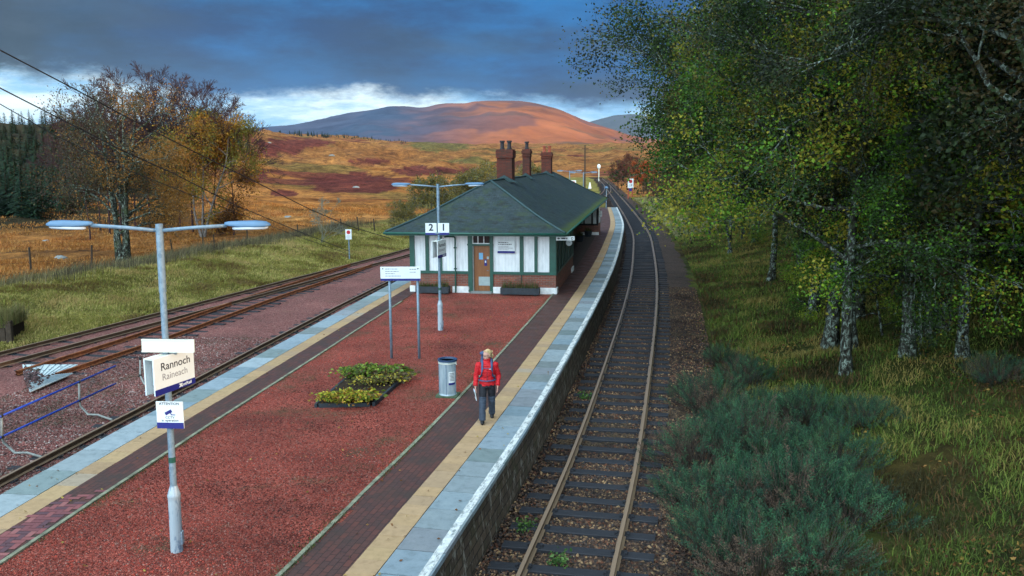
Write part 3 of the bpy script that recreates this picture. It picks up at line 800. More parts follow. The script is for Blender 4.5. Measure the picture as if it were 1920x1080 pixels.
# red gravel between the kerbs (its ends butt against the asphalt apron of the building)
ys = np.concatenate([np.arange(4, 36.9, .3)]); xa, _ = T2.off(ys, K2); xb, _ = T1.off(ys, K1)
nn = 34; tt = np.linspace(0, 1, nn + 1)[None]; X = xa[:, None] * (1 - tt) + xb[:, None] * tt; Y = np.repeat(ys[:, None], nn + 1, 1)
Z = -.012 + fbm(X / 1.3, Y / 1.3, 4, 16) * .035
i = (np.arange(len(ys) - 1)[:, None] * (nn + 1) + np.arange(nn)[None]).ravel(); w = nn + 1
struct(npm('gravel', np.stack([X, Y, Z], -1).reshape(-1, 3), np.stack([i, i + 1, i + w + 1, i + w], 1), M['red_gravel'], smooth=True))
g = np.random.default_rng(9); Ys = 10 * (36 / 10) ** g.uniform(0, 1, 62000); t = g.uniform(0.01, .99, 62000)
xa, _ = T2.off(Ys, K2); xb, _ = T1.off(Ys, K1); Xs = xa * (1 - t) + xb * t
o = stones('loose_gravel', Xs, Ys, -.008 + fbm(Xs / 1.3, Ys / 1.3, 4, 16) * .035, .007, .019, [(.21, .034, .021), (.27, .047, .030), (.15, .027, .019), (.32, .078, .052), (.085, .020, .015), (.14, .032, .022), (.28, .042, .026), (.23, .115, .09)], 6)
stuff(o, 'loose red stones spread over the middle of the platform', 'stones')
# asphalt apron round the building
ys = np.concatenate([np.arange(36.9, 60, 1), np.arange(60, 102.6, 1.5)]); xb, _ = T1.off(ys, B1); xa, _ = T2.off(ys, K2 - .02); xa = np.where(ys > 58, np.maximum(xa, xb - 9 + (ys - 58) * .12), xa); xa = np.maximum(xa, xb - 10); xa = np.where(ys > 74, np.maximum(xa, xb - .6 - np.clip(96 - ys, 0, 22) * .25), xa)
V = np.stack([np.stack([xa, ys, ys * 0 - .006], 1), np.stack([xb, ys, ys * 0 - .006], 1)], 1).reshape(-1, 3)
i = np.arange(len(ys) - 1) * 2; struct(npm('asphalt', V, np.stack([i, i + 1, i + 3, i + 2], 1), M['asphalt']))
ys = np.arange(72, 104, 1.); xb, _ = T1.off(ys, B1); xc_, _ = T2.off(ys, 1.9)
V = np.stack([np.stack([xc_, ys, ys * 0 - .25], 1), np.stack([xb, ys, ys * 0 - .02], 1)], 1).reshape(-1, 3); i = np.arange(len(ys) - 1) * 2
struct(npm('grass_ground', V, np.stack([i, i + 1, i + 3, i + 2], 1), M['ground'], None, np.tile(np.array([[.10, .12, .03]]), (len(V), 1))))
# platform faces: masonry walls set back under the coping, with a nosing
def wall(curve, o, ys, z0, z1, m, side):
    x, y = curve.off(ys, o); x2, y2 = curve.off(ys, o + side * .12)
    X, Yf, tx, ty = curve.frame(ys); L = np.concatenate([[0], np.cumsum(np.hypot(np.diff(X), np.diff(Yf)))])
    j = fbm(ys / .6, ys * 0, 3, 3) * .03
    V = np.stack([np.stack([x2, y2, ys * 0 + z0], 1), np.stack([x + j, y, ys * 0 + z1], 1)], 1).reshape(-1, 3)
    U = np.stack([np.stack([L, ys * 0 + z0], 1), np.stack([L, ys * 0 + z1], 1)], 1).reshape(-1, 2)
    i = np.arange(len(ys) - 1) * 2; return npm('platform_wall', V, np.stack([i, i + 2, i + 3, i + 1], 1), m, None, uv=U)


struct(wall(T1, E1 - .10, ysA, -1.3, -.07, M['pwall'], 1)); struct(wall(T2, E2 + .10, yl, -1.3, -.07, M['pwall'], -1))
x, y = T1.off(102.3, E1); x2, y2 = T1.off(102.3, -9.)
struct(npm('platform_wall', [(x, y, -.01), (x2, y2, -.01), (x2, y2, -1.3), (x, y, -1.3)], np.array([(0, 1, 2, 3)]), M['pwall'], None, uv=np.array([(0, 0), (8, 0), (8, 1), (0, 1)])))
# patch of relaid herringbone bricks
V = []; F = []; Cc = []
cx0, cy0 = [float(q) for q in T2.off(12.9, (Y2_ + B2) / 2)]
for a_ in range(-14, 15):
    for b_ in range(-22, 23):
        if (a_ + b_ * 1) % 4 > 1 and False: continue
        for k in range(2):
            # herringbone: pairs of 2x1 bricks on a 45 degree lattice
            if (a_ - b_) % 4 != 0 and k == 0: continue
            if (a_ - b_) % 4 != 3 and k == 1: continue
            s = .105; px, py = a_ * s, b_ * s
            w_, h_ = (2 * s, s) if k == 0 else (s, 2 * s)
            q = [(px, py), (px + w_, py), (px + w_, py + h_), (px, py + h_)]
            cxm, cym = px + w_ / 2, py + h_ / 2
            gx, gy = cx0 + cxm * .94 - cym * .34 * 0, cy0 + cym
            off = float(T2.off(gy, 0)[0]); oo = (gx - off)
            if not (Y2_ + .06 < oo < B2 - .04) or gy > 13.6 + .8 * random.random() or gy < 10.8: continue
            ins = .006; i0 = len(V)
            V += [(gx - w_ / 2 + ins, gy - h_ / 2 + ins, .004), (gx + w_ / 2 - ins, gy - h_ / 2 + ins, .004), (gx + w_ / 2 - ins, gy + h_ / 2 - ins, .004), (gx - w_ / 2 + ins, gy + h_ / 2 - ins, .004)]
            F.append((i0, i0 + 1, i0 + 2, i0 + 3)); Cc += [random.choice([(.22, .075, .075), (.17, .06, .065), (.10, .05, .06), (.26, .10, .095)])] * 4
if V: struct(npm('brick_repair', np.array(V), np.array(F), M['fresh'], None, np.array(Cc)))

# ================================================================== STATION BUILDING
BA = R(9.2)                                    # heading of the long axis, to the right of +Y
BC = Vector((1.85, 36.0, 0)) + Vector((-math.cos(BA), math.sin(BA), 0)) * 3.15
HW, BL = 3.15, 31.6
bld = empty('station_building', BC, -BA, 'long low station building with white boarded walls, green timber posts and slate hipped roof', 'building')
EZ, RZ = 2.63, 4.66
OL, OR_, OF = .85, .47, .8                      # eaves beyond the left, right and front walls


def roof():
    xl, xr, y0, y1 = -HW - OL, HW + OR_, -OF, BL + .6; xm = (xl + xr) / 2; run = (xr - xl) / 2
    ya, yb = y0 + run * 1.03, y1 - run * .9
    A = lambda *p: np.array(p, float)
    P = dict(fl=A(xl, y0, EZ), fr=A(xr, y0, EZ), bl=A(xl, y1, EZ), br=A(xr, y1, EZ), ra=A(xm, ya, RZ), rb=A(xm, yb, RZ))
    planes = [('fl', 'fr', 'ra', 'ra'), ('fr', 'br', 'rb', 'ra'), ('bl', 'fl', 'ra', 'rb'), ('br', 'bl', 'rb', 'rb')]
    V = []; F = []; U = []; Ms = []
    for a, b, c, d in planes:
        a, b, c, d = P[a], P[b], P[c], P[d]; nu, nv = 130, 26; base = len(V)
        ed = (b - a) / np.linalg.norm(b - a)
        for j in range(nv + 1):
            for i in range(nu + 1):
                t = j / nv; s = i / nu; q = (a * (1 - s) + b * s) * (1 - t) + (d * (1 - s) + c * s) * t
                sag = -.16 * math.sin(math.pi * min(t, 1)) * (1 - t)      # bell-cast eaves
                bumpy = .012 * math.sin(q[1] * 2.1) * math.sin(q[0] * 1.7)
                V.append((q[0], q[1], q[2] + sag + (bumpy if 0 < t < 1 else 0))); U.append((float(np.dot(q - a, ed)), t * np.linalg.norm((d + c) / 2 - (a + b) / 2)))
                hip = min(abs(q[0] - xr) * .0 + abs((q[1] - y0) - (xr - q[0]) * 1.03), 9) if q[0] > xm else 9
                eave = (1 - t) if b[0] == xr and a[0] == xr else 0
                mo = max(0, 1 - hip / 1.0) * (1. if (b[0] == xr and a[0] == xr) else .25) * min(1, (1 - t) * 1.5) + max(0, eave - .86) * 6
                Ms.append(min(mo, 1))
        for j in range(nv):
            for i in range(nu):
                k = base + j * (nu + 1) + i; F.append((k, k + 1, k + nu + 2, k + nu + 1))
    o = npm('roof', np.array(V), np.array(F), M['slate'], bld, uv=np.array(U))
    at_ = o.data.color_attributes.new('Moss', 'FLOAT_COLOR', 'POINT'); c = np.ones((len(V), 4), np.float32); c[:, :3] = np.array(Ms)[:, None]; at_.data.foreach_set('color', c.ravel())
    # lead hips and ridge, as sub-parts of the roof
    cap = MB()
    for a, b in (('fl', 'ra'), ('fr', 'ra'), ('bl', 'rb'), ('br', 'rb'), ('ra', 'rb')):
        p, q = P[a], P[b]; n = 8; pts = []
        for k in range(n + 1):
            t = k / n; w = p * (1 - t) + q * t; sag = -.16 * math.sin(math.pi * t) * (1 - t) if b != a and p[2] != q[2] else 0
            pts.append((w[0], w[1], w[2] + sag + .02))
        cap.tube(pts, (.055, .035) if False else .05, 6)
    cap.build('ridge_cap', M['lead'], o, smooth=True)
    e = MB(); t = .03
    # soffit and fascia
    e.box(xl + .05, xr - .05, y0 + .05, -.02, EZ - .09, EZ - .05); e.box(xl + .05, -HW - .1, -.02, y1 - .1, EZ - .09, EZ - .05); e.box(HW + .1, xr - .05, -.02, y1 - .1, EZ - .09, EZ - .05)
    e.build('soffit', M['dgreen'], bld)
    e = MB(); e.box(xl + .02, xr - .02, y0, y0 + .045, EZ - .14, EZ - .02); e.box(xl, xl + .045, y0 + .05, y1, EZ - .14, EZ - .02); e.box(xr - .045, xr, y0 + .05, y1, EZ - .14, EZ - .02)
    e.build('fascia', M['green'], bld)
    gm = MB()
    gm.tube([(xl - .04, y0 - .05, EZ - .045), (xr + .04, y0 - .05, EZ - .045)], .05, 8); gm.tube([(xr + .05, y0 - .05, EZ - .045), (xr + .05, y1, EZ - .045)], .05, 8); gm.tube([(xl - .05, y0, EZ - .045), (xl - .05, y1, EZ - .045)], .05, 8)
    gm.build('gutter', M['green'], bld, smooth=True)
    return o, xm, ya, yb


roof_o, xm, ya, yb = roof()


def X(px): return (px - 905.5) / 44.0


ZS, ZB = .86, .86


def walls():
    # masonry plinth storey and boarded upper walls
    b = MB(); b.box(-HW, X(884), 0, .25, .0, .80); b.box(X(921), HW, 0, .25, .0, .80)
    b.box(-HW, -HW + .25, .25, BL, 0, .80); b.box(HW - .25, HW, .25, 8, 0, .80); b.box(1.3, 1.5, 8.2, 28.8, 0, .80); b.box(1.5, HW, 7.8, 8.0, 0, .8)
    b.box(1.3, HW, 29.0, 29.25, 0, .80); b.box(HW - .25, HW, 29.25, BL, 0, .8); b.box(-HW + .25, HW - .25, BL - .25, BL, 0, .8)
    b.build('brick_base', M['brick'], bld)
    w = MB(); w.box(-HW + .03, X(884), .03, .22, .80, 2.58); w.box(X(921), HW - .03, .03, .22, .80, 2.58)
    w.box(X(884), X(921), .03, .22, 2.5, 2.58)
    w.box(-HW + .03, -HW + .22, .22, BL - .03, .80, 2.58); w.box(1.33, 1.47, 8.2, 28.97, .80, 2.7)
    w.box(1.47, HW - .22, 7.8, 7.97, .80, 2.58); w.box(1.33, HW - .03, 29.03, 29.22, .80, 2.7); w.box(HW - .22, HW - .03, 29.22, BL - .03, .80, 2.58); w.box(-HW + .22, HW - .22, BL - .22, BL - .03, .80, 2.58)
    w.build('wall', M['board'], bld)
    for bx in [(X(a) - (.02 if a == 766 else 0), X(c), -.05, -.003, -.02, .26) for a, c in ((766, 776), (848, 881), (925, 945), (1014, 1044.5))] + [(HW + .003, HW + .05, -.05, .5, 0, .25), (HW + .003, HW + .05, 6.9, 8.03, 0, .25), (1.8, HW + .05, 28.94, 28.99, 0, .22)]:
        wp = MB(); wp.box(*bx); wp.build('plinth', M['white'], bld, bevel=.01)


walls()
# green timber framing: every post and rail its own part
def post(x0, x1, z0=.80, z1=2.5, y=-.035, name='timber_post', m='green'):
    b = MB(); b.box(x0, x1, y, .028, z0, z1); b.build(name, M[m], bld, bevel=.006)


post(X(766), X(775.5)); post(X(796.5), X(803.5)); post(X(822), X(828.5)); post(X(976.5), X(983.5)); post(X(1004), X(1010)); post(X(1032), X(1044))
post(X(878.5), X(887.2), 0, 2.5, -.05, 'door_post'); post(X(920.2), X(926.5), 0, 2.5, -.05, 'door_post')
for a, c in ((766, 878.4), (926.6, 1044)):
    b = MB(); b.box(X(a), X(c), -.055, -.037, .80, .92); b.build('timber_rail', M['green'], bld)
b = MB(); b.box(X(877.5), X(927), -.058, .0, 2.02, 2.09); b.build('timber_rail', M['green'], bld)
# downpipe with its swan neck
b = MB(); b.tube([(X(840), -.55, 2.42), (X(842), -.12, 2.40), (X(853), -.10, 2.40), (X(855), -.10, 2.34), (X(855), -.10, .06), (X(855), -.16, .03)], .035, 8)
dp = b.build('downpipe', M['green'], bld, smooth=True)
b = MB()
for z in (1.9, 1.0): b.box(X(855) - .06, X(855) + .06, -.14, -.055, z, z + .05)
b.build('pipe_bracket', M['dgreen'], dp)
b = MB(); b.tube([(X(980), -.07, .8), (X(980), -.07, .25)], .02, 6); b.build('downpipe', M['dgreen'], bld)
# door and the light above it
b = MB(); b.box(X(889.5), X(920), .06, .11, .07, 2.0); dr = b.build('door', M['door'], bld)
b = MB(); b.box(X(899), X(906.5), .05, .058, 1.42, 1.70); b.build('notice', M['paper'], dr)
b = MB(); b.box(X(909), X(914), .05, .058, 1.15, 1.42); pb = b.build('notice', M['navy'], dr)
b = MB(); b.box(X(910.3), X(912.6), .045, .05, 1.28, 1.37); b.build('notice_panel', M['signw'], dr)
b = MB(); b.box(X(914), X(918), .04, .058, 1.44, 1.55); b.build('lock_box', M['kick'], dr)
b = MB(); b.box(X(898), X(919.6), .045, .058, .30, .68); b.build('kick_plate', M['kick'], dr)
b = MB(); b.tube([(X(917), .06, .95), (X(917), .0, .95), (X(914), .0, .95)], .012, 6); b.build('handle', M['galv'], dr)
b = MB(); b.box(X(887.3), X(889.4), -.02, .1, .05, 2.0); b.build('door_frame', M['step'], bld)
b = MB(); b.box(X(884), X(924), -.22, .1, -.02, .07); b.build('doorstep', M['step'], bld, bevel=.01)
fl = MB(); x0, x1 = X(887), X(920)
fl.box(x0, x1, -.02, .03, 2.09, 2.125); fl.box(x0, x0 + .04, -.02, .03, 2.125, 2.5)
for t in (1 / 3, 2 / 3): fl.box(x0 + (x1 - x0) * t - .02, x0 + (x1 - x0) * t + .02, -.02, .03, 2.125, 2.5)
wn = fl.build('window', M['white'], bld)
for k in range(3):
    b = MB(); a0 = x0 + (x1 - x0) * k / 3 + .025; b.box(a0, a0 + (x1 - x0) / 3 - .05, .035, .05, 2.13, 2.5); b.build('pane', M['glass'], wn)
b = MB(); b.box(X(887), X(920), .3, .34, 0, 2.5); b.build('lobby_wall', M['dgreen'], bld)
# hidden side walls: posts, windows, door of the platform side
for y in (.0, 1.3, 2.6, 4.0, 5.4, 6.7, 7.85):
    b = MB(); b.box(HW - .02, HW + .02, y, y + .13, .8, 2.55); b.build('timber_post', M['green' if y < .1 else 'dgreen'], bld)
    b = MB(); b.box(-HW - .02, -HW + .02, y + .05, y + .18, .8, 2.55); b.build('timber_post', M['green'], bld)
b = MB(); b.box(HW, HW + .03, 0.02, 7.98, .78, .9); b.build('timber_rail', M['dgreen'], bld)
b = MB(); b.box(HW - .22, HW - .03, .22, 7.97, .80, 2.58); b.build('side_wall', M['dgreen'], bld)  # boards coloured dark green to paint in the shade on this side
for y in (10, 12.2, 16, 19, 22.5, 26):
    b = MB(); b.box(1.49, 1.53, y, y + 1.0, 1.0, 2.1); w_ = b.build('window', M['white'], bld)
    b = MB(); b.box(1.532, 1.54, y + .07, y + .93, 1.07, 1.53); b.box(1.532, 1.54, y + .07, y + .93, 1.58, 2.03); b.build('pane', M['glass'], w_)
for y in (8.2, 9.6, 11.5, 13.4, 15.4, 18.4, 21.9, 25.4, 28.6):
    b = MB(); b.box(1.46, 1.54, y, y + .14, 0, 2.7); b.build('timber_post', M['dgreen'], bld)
for x0_, x1_ in ((1.5, 1.64), (2.03, 2.13), (2.62, 2.74), (HW - .14, HW + .02)):
    b = MB(); b.box(x0_, x1_, 28.96, 29.03, .8, 2.5); b.build('timber_post', M['black'], bld)
b = MB(); b.box(1.4, HW, 28.95, 29.02, .72, .84); b.build('timber_rail', M['black'], bld)
b = MB(); b.box(HW + .02, HW + .25, 29.1, 29.4, 1.35, 1.8); b.build('wall_box', M['white'], bld)
for y in ():          # canopy posts and braces under the deep eaves
    b = MB(); b.box(HW + .0, HW + .12, y, y + .12, 0, 2.5); b.tube([(HW + .06, y + .06, 1.9), (HW - .6, y + .06, 2.5)], .04, 6); b.build('canopy_post', M['dgreen'], bld)


def stack(y, w, d, z1, pots, mat, corb, label):
    b = MB(); z0 = RZ - .55; xo = xm
    b.box(xo - w / 2, xo + w / 2, y - d / 2, y + d / 2, z0, z1 - .42)
    b.box(xo - w / 2 - .05, xo + w / 2 + .05, y - d / 2 - .05, y + d / 2 + .05, z1 - .42, z1 - .36 if corb else z1 - .05)
    if corb:
        b.box(xo - w / 2 - .01, xo + w / 2 + .01, y - d / 2 - .01, y + d / 2 + .01, z1 - .36, z1 - .26)
        b.box(xo - w / 2 - .06, xo + w / 2 + .06, y - d / 2 - .06, y + d / 2 + .06, z1 - .26, z1 - .10)
    b.box(xo - w / 2 - .02, xo + w / 2 + .02, y - d / 2 - .02, y + d / 2 + .02, z1 - (.10 if corb else .05), z1)
    c = b.build('chimney', M['stack'], roof_o, bevel=.008); c['label'] = label
    # the thing's own flashing and pots are merged per pot so each can be told apart
    for k in range(pots):
        px = xo + (k - (pots - 1) / 2) * .36
        p = MB(); p.loft([(px, y, z1 - .01, .13, .13), (px, y, z1 + .06, .13, .13), (px, y, z1 + .08, .10, .10), (px, y, z1 + .34, .095, .095), (px, y, z1 + .36, .135, .135), (px, y, z1 + .44, .13, .13)], 12)
        pm = p.build('chimney_pot', M[mat], roof_o, smooth=False)
    f = MB(); f.prism([(xo - w / 2 - .3, RZ - .16), (xo, RZ + .20), (xo + w / 2 + .3, RZ - .16)], 'y', y - d / 2 - .16, y - d / 2 - .02); f.build('flashing', M['lead'], roof_o)


def ridge_y(px):
    # distance along the building whose ridge point is seen at picture column px
    k = (px - 960) / FPX; c, s = math.cos(BA), math.sin(BA)
    return (k * (BC.y - s * xm) - BC.x - c * xm) / (s - k * c)


stack(ridge_y(950), .76, .9, 6.12, 2, 'darkpot', False, 'widest chimney, with two sooty pots')
stack(ridge_y(989), .42, .7, 6.22, 1, 'darkpot', True, 'slim corbelled chimney with one sooty pot')
stack(ridge_y(1026), .68, .8, 6.12, 2, 'pot', True, 'corbelled chimney with orange clay pots')


# ================================================================== WALL NOTICE, TROUGHS, HANGING SIGN, BENCHES
def loc(x, y, z): return bld.matrix_local @ Vector((x, y, z)) if False else BC + Matrix.Rotation(-BA, 3, 'Z') @ Vector((x, y, z))


def lines(parent, x0, x1, z0, z1, n, y, m, h=.02, seed=1, align=0):
    rr = random.Random(seed); b = MB()
    for k in range(n):
        z = z1 - (z1 - z0) * (k + .5) / n; L = (x1 - x0) * rr.uniform(.6, 1.)
        a = x0 if align == 0 else (x1 - L if align == 1 else (x0 + x1 - L) / 2); q = a
        while q < a + L:
            w = rr.uniform(.6, 3.2) * h; b.box(q, min(q + w, a + L), y - .002, y, z - h / 2, z + h / 2); q += w + h * .55
    return b.build('lettering', m, parent)


ns = empty('wall_notice', loc(X(951.5), -.04, 1.98), -BA, 'white notice with a navy foot on the white wall right of the door', 'notice')
b = MB(); b.box(-.37, .37, -.022, 0, -.26, .27); b.build('panel', M['signw'], ns, bevel=.004)
b = MB(); b.box(-.37, .37, -.026, -.022, -.27, -.175); b.build('navy_band', M['navy'], ns)
lines(ns, -.33, .28, .07, .22, 2, -.0225, M['ink'], .035, 3); lines(ns, -.33, .33, -.14, .05, 5, -.0225, M['greyink'], .018, 4)


def fringe(parent, x0, x1, y0, y1, z, n, seed, hmax=.35, cols=((.05, .08, .02), (.09, .11, .03), (.12, .09, .035))):
    g = np.random.default_rng(seed); cx = g.uniform(x0, x1, n); cy = g.uniform(y0, y1, n); V = []; C_ = []
    cl = fbm(cx / .25, cy / .25, 2, seed) + .5; h = hmax * (.35 + .65 * g.random(n)) * (.3 + cl * 1.1); a = g.uniform(0, 6.28, n); ln = g.normal(0, .35, n)
    w = .014; dx, dy = np.cos(a), np.sin(a)
    V = np.stack([np.stack([cx - dx * w, cy - dy * w, cx * 0 + z], 1), np.stack([cx + dx * w, cy + dy * w, cx * 0 + z], 1), np.stack([cx - dy * ln * h, cy + dx * ln * h, z + h], 1)], 1).reshape(-1, 3)
    c = np.array(cols)[g.integers(0, len(cols), n)] * g.uniform(.6, 1.3, (n, 1))
    return npm('plants', V, np.arange(n * 3).reshape(-1, 3), M['leaf'], parent, np.repeat(c, 3, 0))


for (a, c, lab) in ((784, 846, 'dark planted trough under the wall left of the door'), (944, 1016, 'dark planted trough under the wall right of the door')):
    xx0, xx1 = X(a), X(c); w = (xx1 - xx0) / 2
    t = empty('planting_trough', loc((xx0 + xx1) / 2, -.42, .01), -BA, lab, 'planter', 'troughs along the front wall')
    b = MB(); b.box(-w, w, -.2, -.17, .03, .30); b.box(-w, w, .17, .2, .03, .30); b.box(-w, -w + .03, -.17, .17, .03, .30); b.box(w - .03, w, -.17, .17, .03, .30); b.box(-w, w, -.19, .19, 0.03, .05); b.build('box', M['trough'], t)
    b = MB(); b.box(-w + .03, w - .03, -.17, .17, .2, .26); b.build('soil', M['soil'], t)
    for s in (-1, 1):
        b = MB(); b.box(s * (w - .18) - .06, s * (w - .18) + .06, -.18, .18, -.01, .03); b.build('foot', M['black'], t)
    fringe(t, -w + .05, w - .05, -.15, .15, .25, 300, int(a), .45)

hp = at_y(1060, 447, 35.6)
hs = empty('hanging_sign', hp, -.05, 'small white hanging sign under the eaves at the right corner', 'sign')
b = MB(); b.box(-.38, .38, -.03, .03, -.085, .085); b.build('panel', M['signw'], hs, bevel=.004)
b = MB(); b.prism([(-.34, 0), (-.27, .05), (-.27, .02), (-.22, .02), (-.22, -.02), (-.27, -.02), (-.27, -.05)], 'y', -.033, -.03)
b.box(.24, .33, -.033, -.03, -.05, .05); b.build('symbol', M['ink'], hs)
b = MB(); b.box(.262, .308, -.035, -.033, -.028, .028); b.build('symbol', M['signw'], hs)
lines(hs, -.17, .20, -.045, .045, 1, -.031, M['ink'], .055, 8)
b = MB()
for s in (-.3, .3): b.tube([(s, 0, .085), (s, 0, .085 + .22)], .008, 6)
b.build('hanger', M['black'], hs)
ck = empty('wall_clock', at_y(1067, 455, 38.5), -.1, 'small round white dial hanging in shade beyond the hanging sign', 'clock')
b = MB(); b.tube([(0, -.05, 0), (0, .05, 0)], .17, 20); b.build('case', M['black'], ck)
b = MB(); b.tube([(0, -.056, 0), (0, -.05, 0)], .14, 20); b.build('dial', M['signw'], ck)
b = MB(); b.box(-.006, .006, -.06, -.056, 0, .10); b.box(0, .07, -.06, -.056, -.006, .006); b.build('hands', M['ink'], ck)
b = MB(); b.tube([(0, 0, .17), (0, 0, .30)], .012, 6); b.build('bracket', M['black'], ck)


def bench(x, y, label):
    t = empty('platform_bench', loc(x, y, 0), -BA + R(90), label, 'bench', 'benches in the sheltered recess')
    b = MB(); b.M = Matrix.Rotation(math.pi, 4, 'Z')
    for k in range(4): b.box(-.8, .8, -.20 + k * .11, -.12 + k * .11, .43, .455)
    b.build('seat', M['darkwood'], t); b = MB()
    b.M = Matrix.Rotation(math.pi, 4, 'Z')
    for k in range(3): b.box(-.8, .8, .22, .245, .55 + k * .12, .63 + k * .12)
    b.build('backrest', M['darkwood'], t)
    for s in (-.7, .7):
        b = MB(); b.M = Matrix.Rotation(math.pi, 4, 'Z'); b.tube([(s, -.2, 0), (s, -.2, .62), (s, .1, .66), (s, .22, .60)], .02, 6); b.tube([(s, .26, 0), (s, .2, .43), (s, .25, .92)], .02, 6); b.build('leg', M['black'], t)


bench(2.0, 11.0, 'dark bench in the shaded recess, nearer one'); bench(2.0, 19.5, 'dark bench in the shaded recess, farther one')
for k, (x, y, lab) in enumerate(((2.3, 14.2, 'dark round tub of greenery in the recess, nearest of three'), (2.2, 23.6, 'dark round tub of greenery in the recess, middle of three'), (2.5, 27.6, 'dark round tub of greenery in the recess, beside the far brick wall'))):
    t = empty('plant_tub', loc(x, y, 0), 0, lab, 'planter', 'tubs in the sheltered recess')
    b = MB(); b.loft([(0, 0, 0, .22, .22), (0, 0, .38, .29, .29), (0, 0, .42, .31, .31), (0, 0, .42, .27, .27), (0, 0, .36, .26, .26)], 16); b.build('tub', M['trough'], t)
    fringe(t, -.2, .2, -.2, .2, .36, 160, 40 + k, .5)


# ================================================================== LAMP COLUMNS
def lamp_head_mesh(s):
    """s = +1 right, -1 left; grows from the arm end outwards"""
    b = MB(); L = .62; secs = [(0, .035, .03, .045), (.06, .055, .02, .07), (.22, .085, .0, .10), (.42, .10, -.005, .105), (.56, .09, -.005, .085), (L, .03, 0, .03)]
    n = 12; vs = []
    for (x, hw, zc, h) in secs:
        for k in range(n):
            q = 2 * math.pi * k / n; c, sn = math.cos(q), math.sin(q)
            z = (sn * h * .75 if sn > 0 else sn * h * .22); vs.append((s * x, c * hw, zc + z))
    m = len(secs); fs = [(i * n + k, i * n + (k + 1) % n, (i + 1) * n + (k + 1) % n, (i + 1) * n + k) for i in range(m - 1) for k in range(n)]
    b.add(vs, fs + [tuple(range(n)), tuple((m - 1) * n + k for k in range(n))]); return b


def lamp_column(Pb, H, arm, yaw, label, low=True, lean=0.0, hs=1.0, name='platform_lamp'):
    t = empty(name, Pb, yaw, label, 'lamp', 'twin-armed platform lamps'); t.rotation_euler = (0, lean, yaw)
    b = MB()
    if low: b.loft([(0, 0, -.1, .088, .088), (0, 0, .78, .085, .085), (0, 0, .84, .092, .092), (0, 0, .86, .090, .090), (0, 0, .99, .05, .05)], 20)
    else: b.loft([(0, 0, -.1, .08, .08), (0, 0, .7, .08, .08), (0, 0, .8, .045, .045)], 14)
    b.build('base_column', M['galv2'], t, smooth=False)
    b = MB(); b.loft([(0, 0, .95, .047, .047), (0, 0, H - .95, .044, .044), (0, 0, H - .949, .050, .050), (0, 0, H, .050, .050)], 16); b.build('pole', M['galv'], t, smooth=False)
    if low:
        b = MB(); b.box(.04, .10, -.04, .04, .10, .30); b.build('cable_entry', M['galv2'], t, bevel=.01)
        b = MB(); b.loft([(0, 0, 1.34, .049, .049), (0, 0, 1.42, .049, .049)], 16); b.build('paint_ring', M['green'], t)
    for s in (-1, 1):
        b = MB(); b.tube([(s * .03, 0, H - .09), (s * arm * .5, 0, H - .05), (s * arm, 0, H - .02)], .026, 10); a = b.build('arm', M['galv'], t, smooth=True)
        b = MB(); b.M = Matrix.Translation((s * (arm - .02), 0, H - .035)) @ Matrix.Rotation(-s * R(2), 4, 'Y') @ Matrix.Scale(hs, 4); b2 = lamp_head_mesh(s); b.add(b2.v, b2.f); hd = b.build('lamp_head', M['head'], t, smooth=True)
        b = MB(); b.M = Matrix.Translation((s * (arm - .02), 0, H - .035)) @ Matrix.Rotation(-s * R(2), 4, 'Y') @ Matrix.Scale(hs, 4)
        b.loft([(s * .34, 0, -.050, .22, .07), (s * .34, 0, -.035, .25, .088), (s * .34, 0, -.012, .245, .085)], 18); b.build('lens', M['lens'], hd, smooth=True)
    return t


P1 = at(332, 1032, 0)
# height that brings the lamp top to where it is seen
def height_at(px_v, x, y): 
    lo, hi = 0, 12
    for _ in range(40):
        m = (lo + hi) / 2; q = CM.to_3x3().transposed() @ Vector((x, y, m - CH)); v = 540 - FPX * q.y / -q.z
        if v > px_v: lo = m
        else: hi = m
    return lo


H1 = height_at(420, P1.x, P1.y)
lamp_column(P1, H1, .92, R(2), 'tall twin-armed grey lamp column nearest the camera, carrying the station name', lean=R(.6))
P2 = at(826, 618, 0); H2 = height_at(345, P2.x, P2.y)
lamp_column(P2, H2, .92, R(-2), 'twin-armed grey lamp column in front of the station building')
for (u, v, Y, lab) in ((1094, 323, 88, 'distant twin-armed lamp beyond the roof, right of the other'), (1068, 320, 98, 'distant twin-armed lamp beyond the roof, left of the other')):
    q = at_y(u, v, Y); lamp_column(Vector((q.x, q.y, -.3)), q.z + .3, .75, R(12), lab, low=False, hs=1.2)
q = at_y(1137, 352, 100); pl = empty('short_post_lamp', (q.x, q.y, 0), 0, 'short post lamp at the far end of the platform', 'lamp')
b = MB(); b.tube([(0, 0, -.1), (0, 0, q.z - .1)], .05, 8); b.build('post', M['galv'], pl); b = MB(); b.ball((0, 0, q.z), (.22, .22, .16)); b.build('lamp_head', M['head'], pl, smooth=True)

# ---- signs fixed to the lamp columns
def plate(parent, name, x0, x1, z0, z1, y0, y1, m, bevel=.004):
    b = MB(); b.box(x0, x1, y0, y1, z0, z1); return b.build(name, m, parent, bevel=bevel)


def z_on(v, Pp): return height_at(v, Pp.x, Pp.y)


def lean1(z): return Vector((P1.x + math.sin(R(.6)) * z, P1.y, 0))


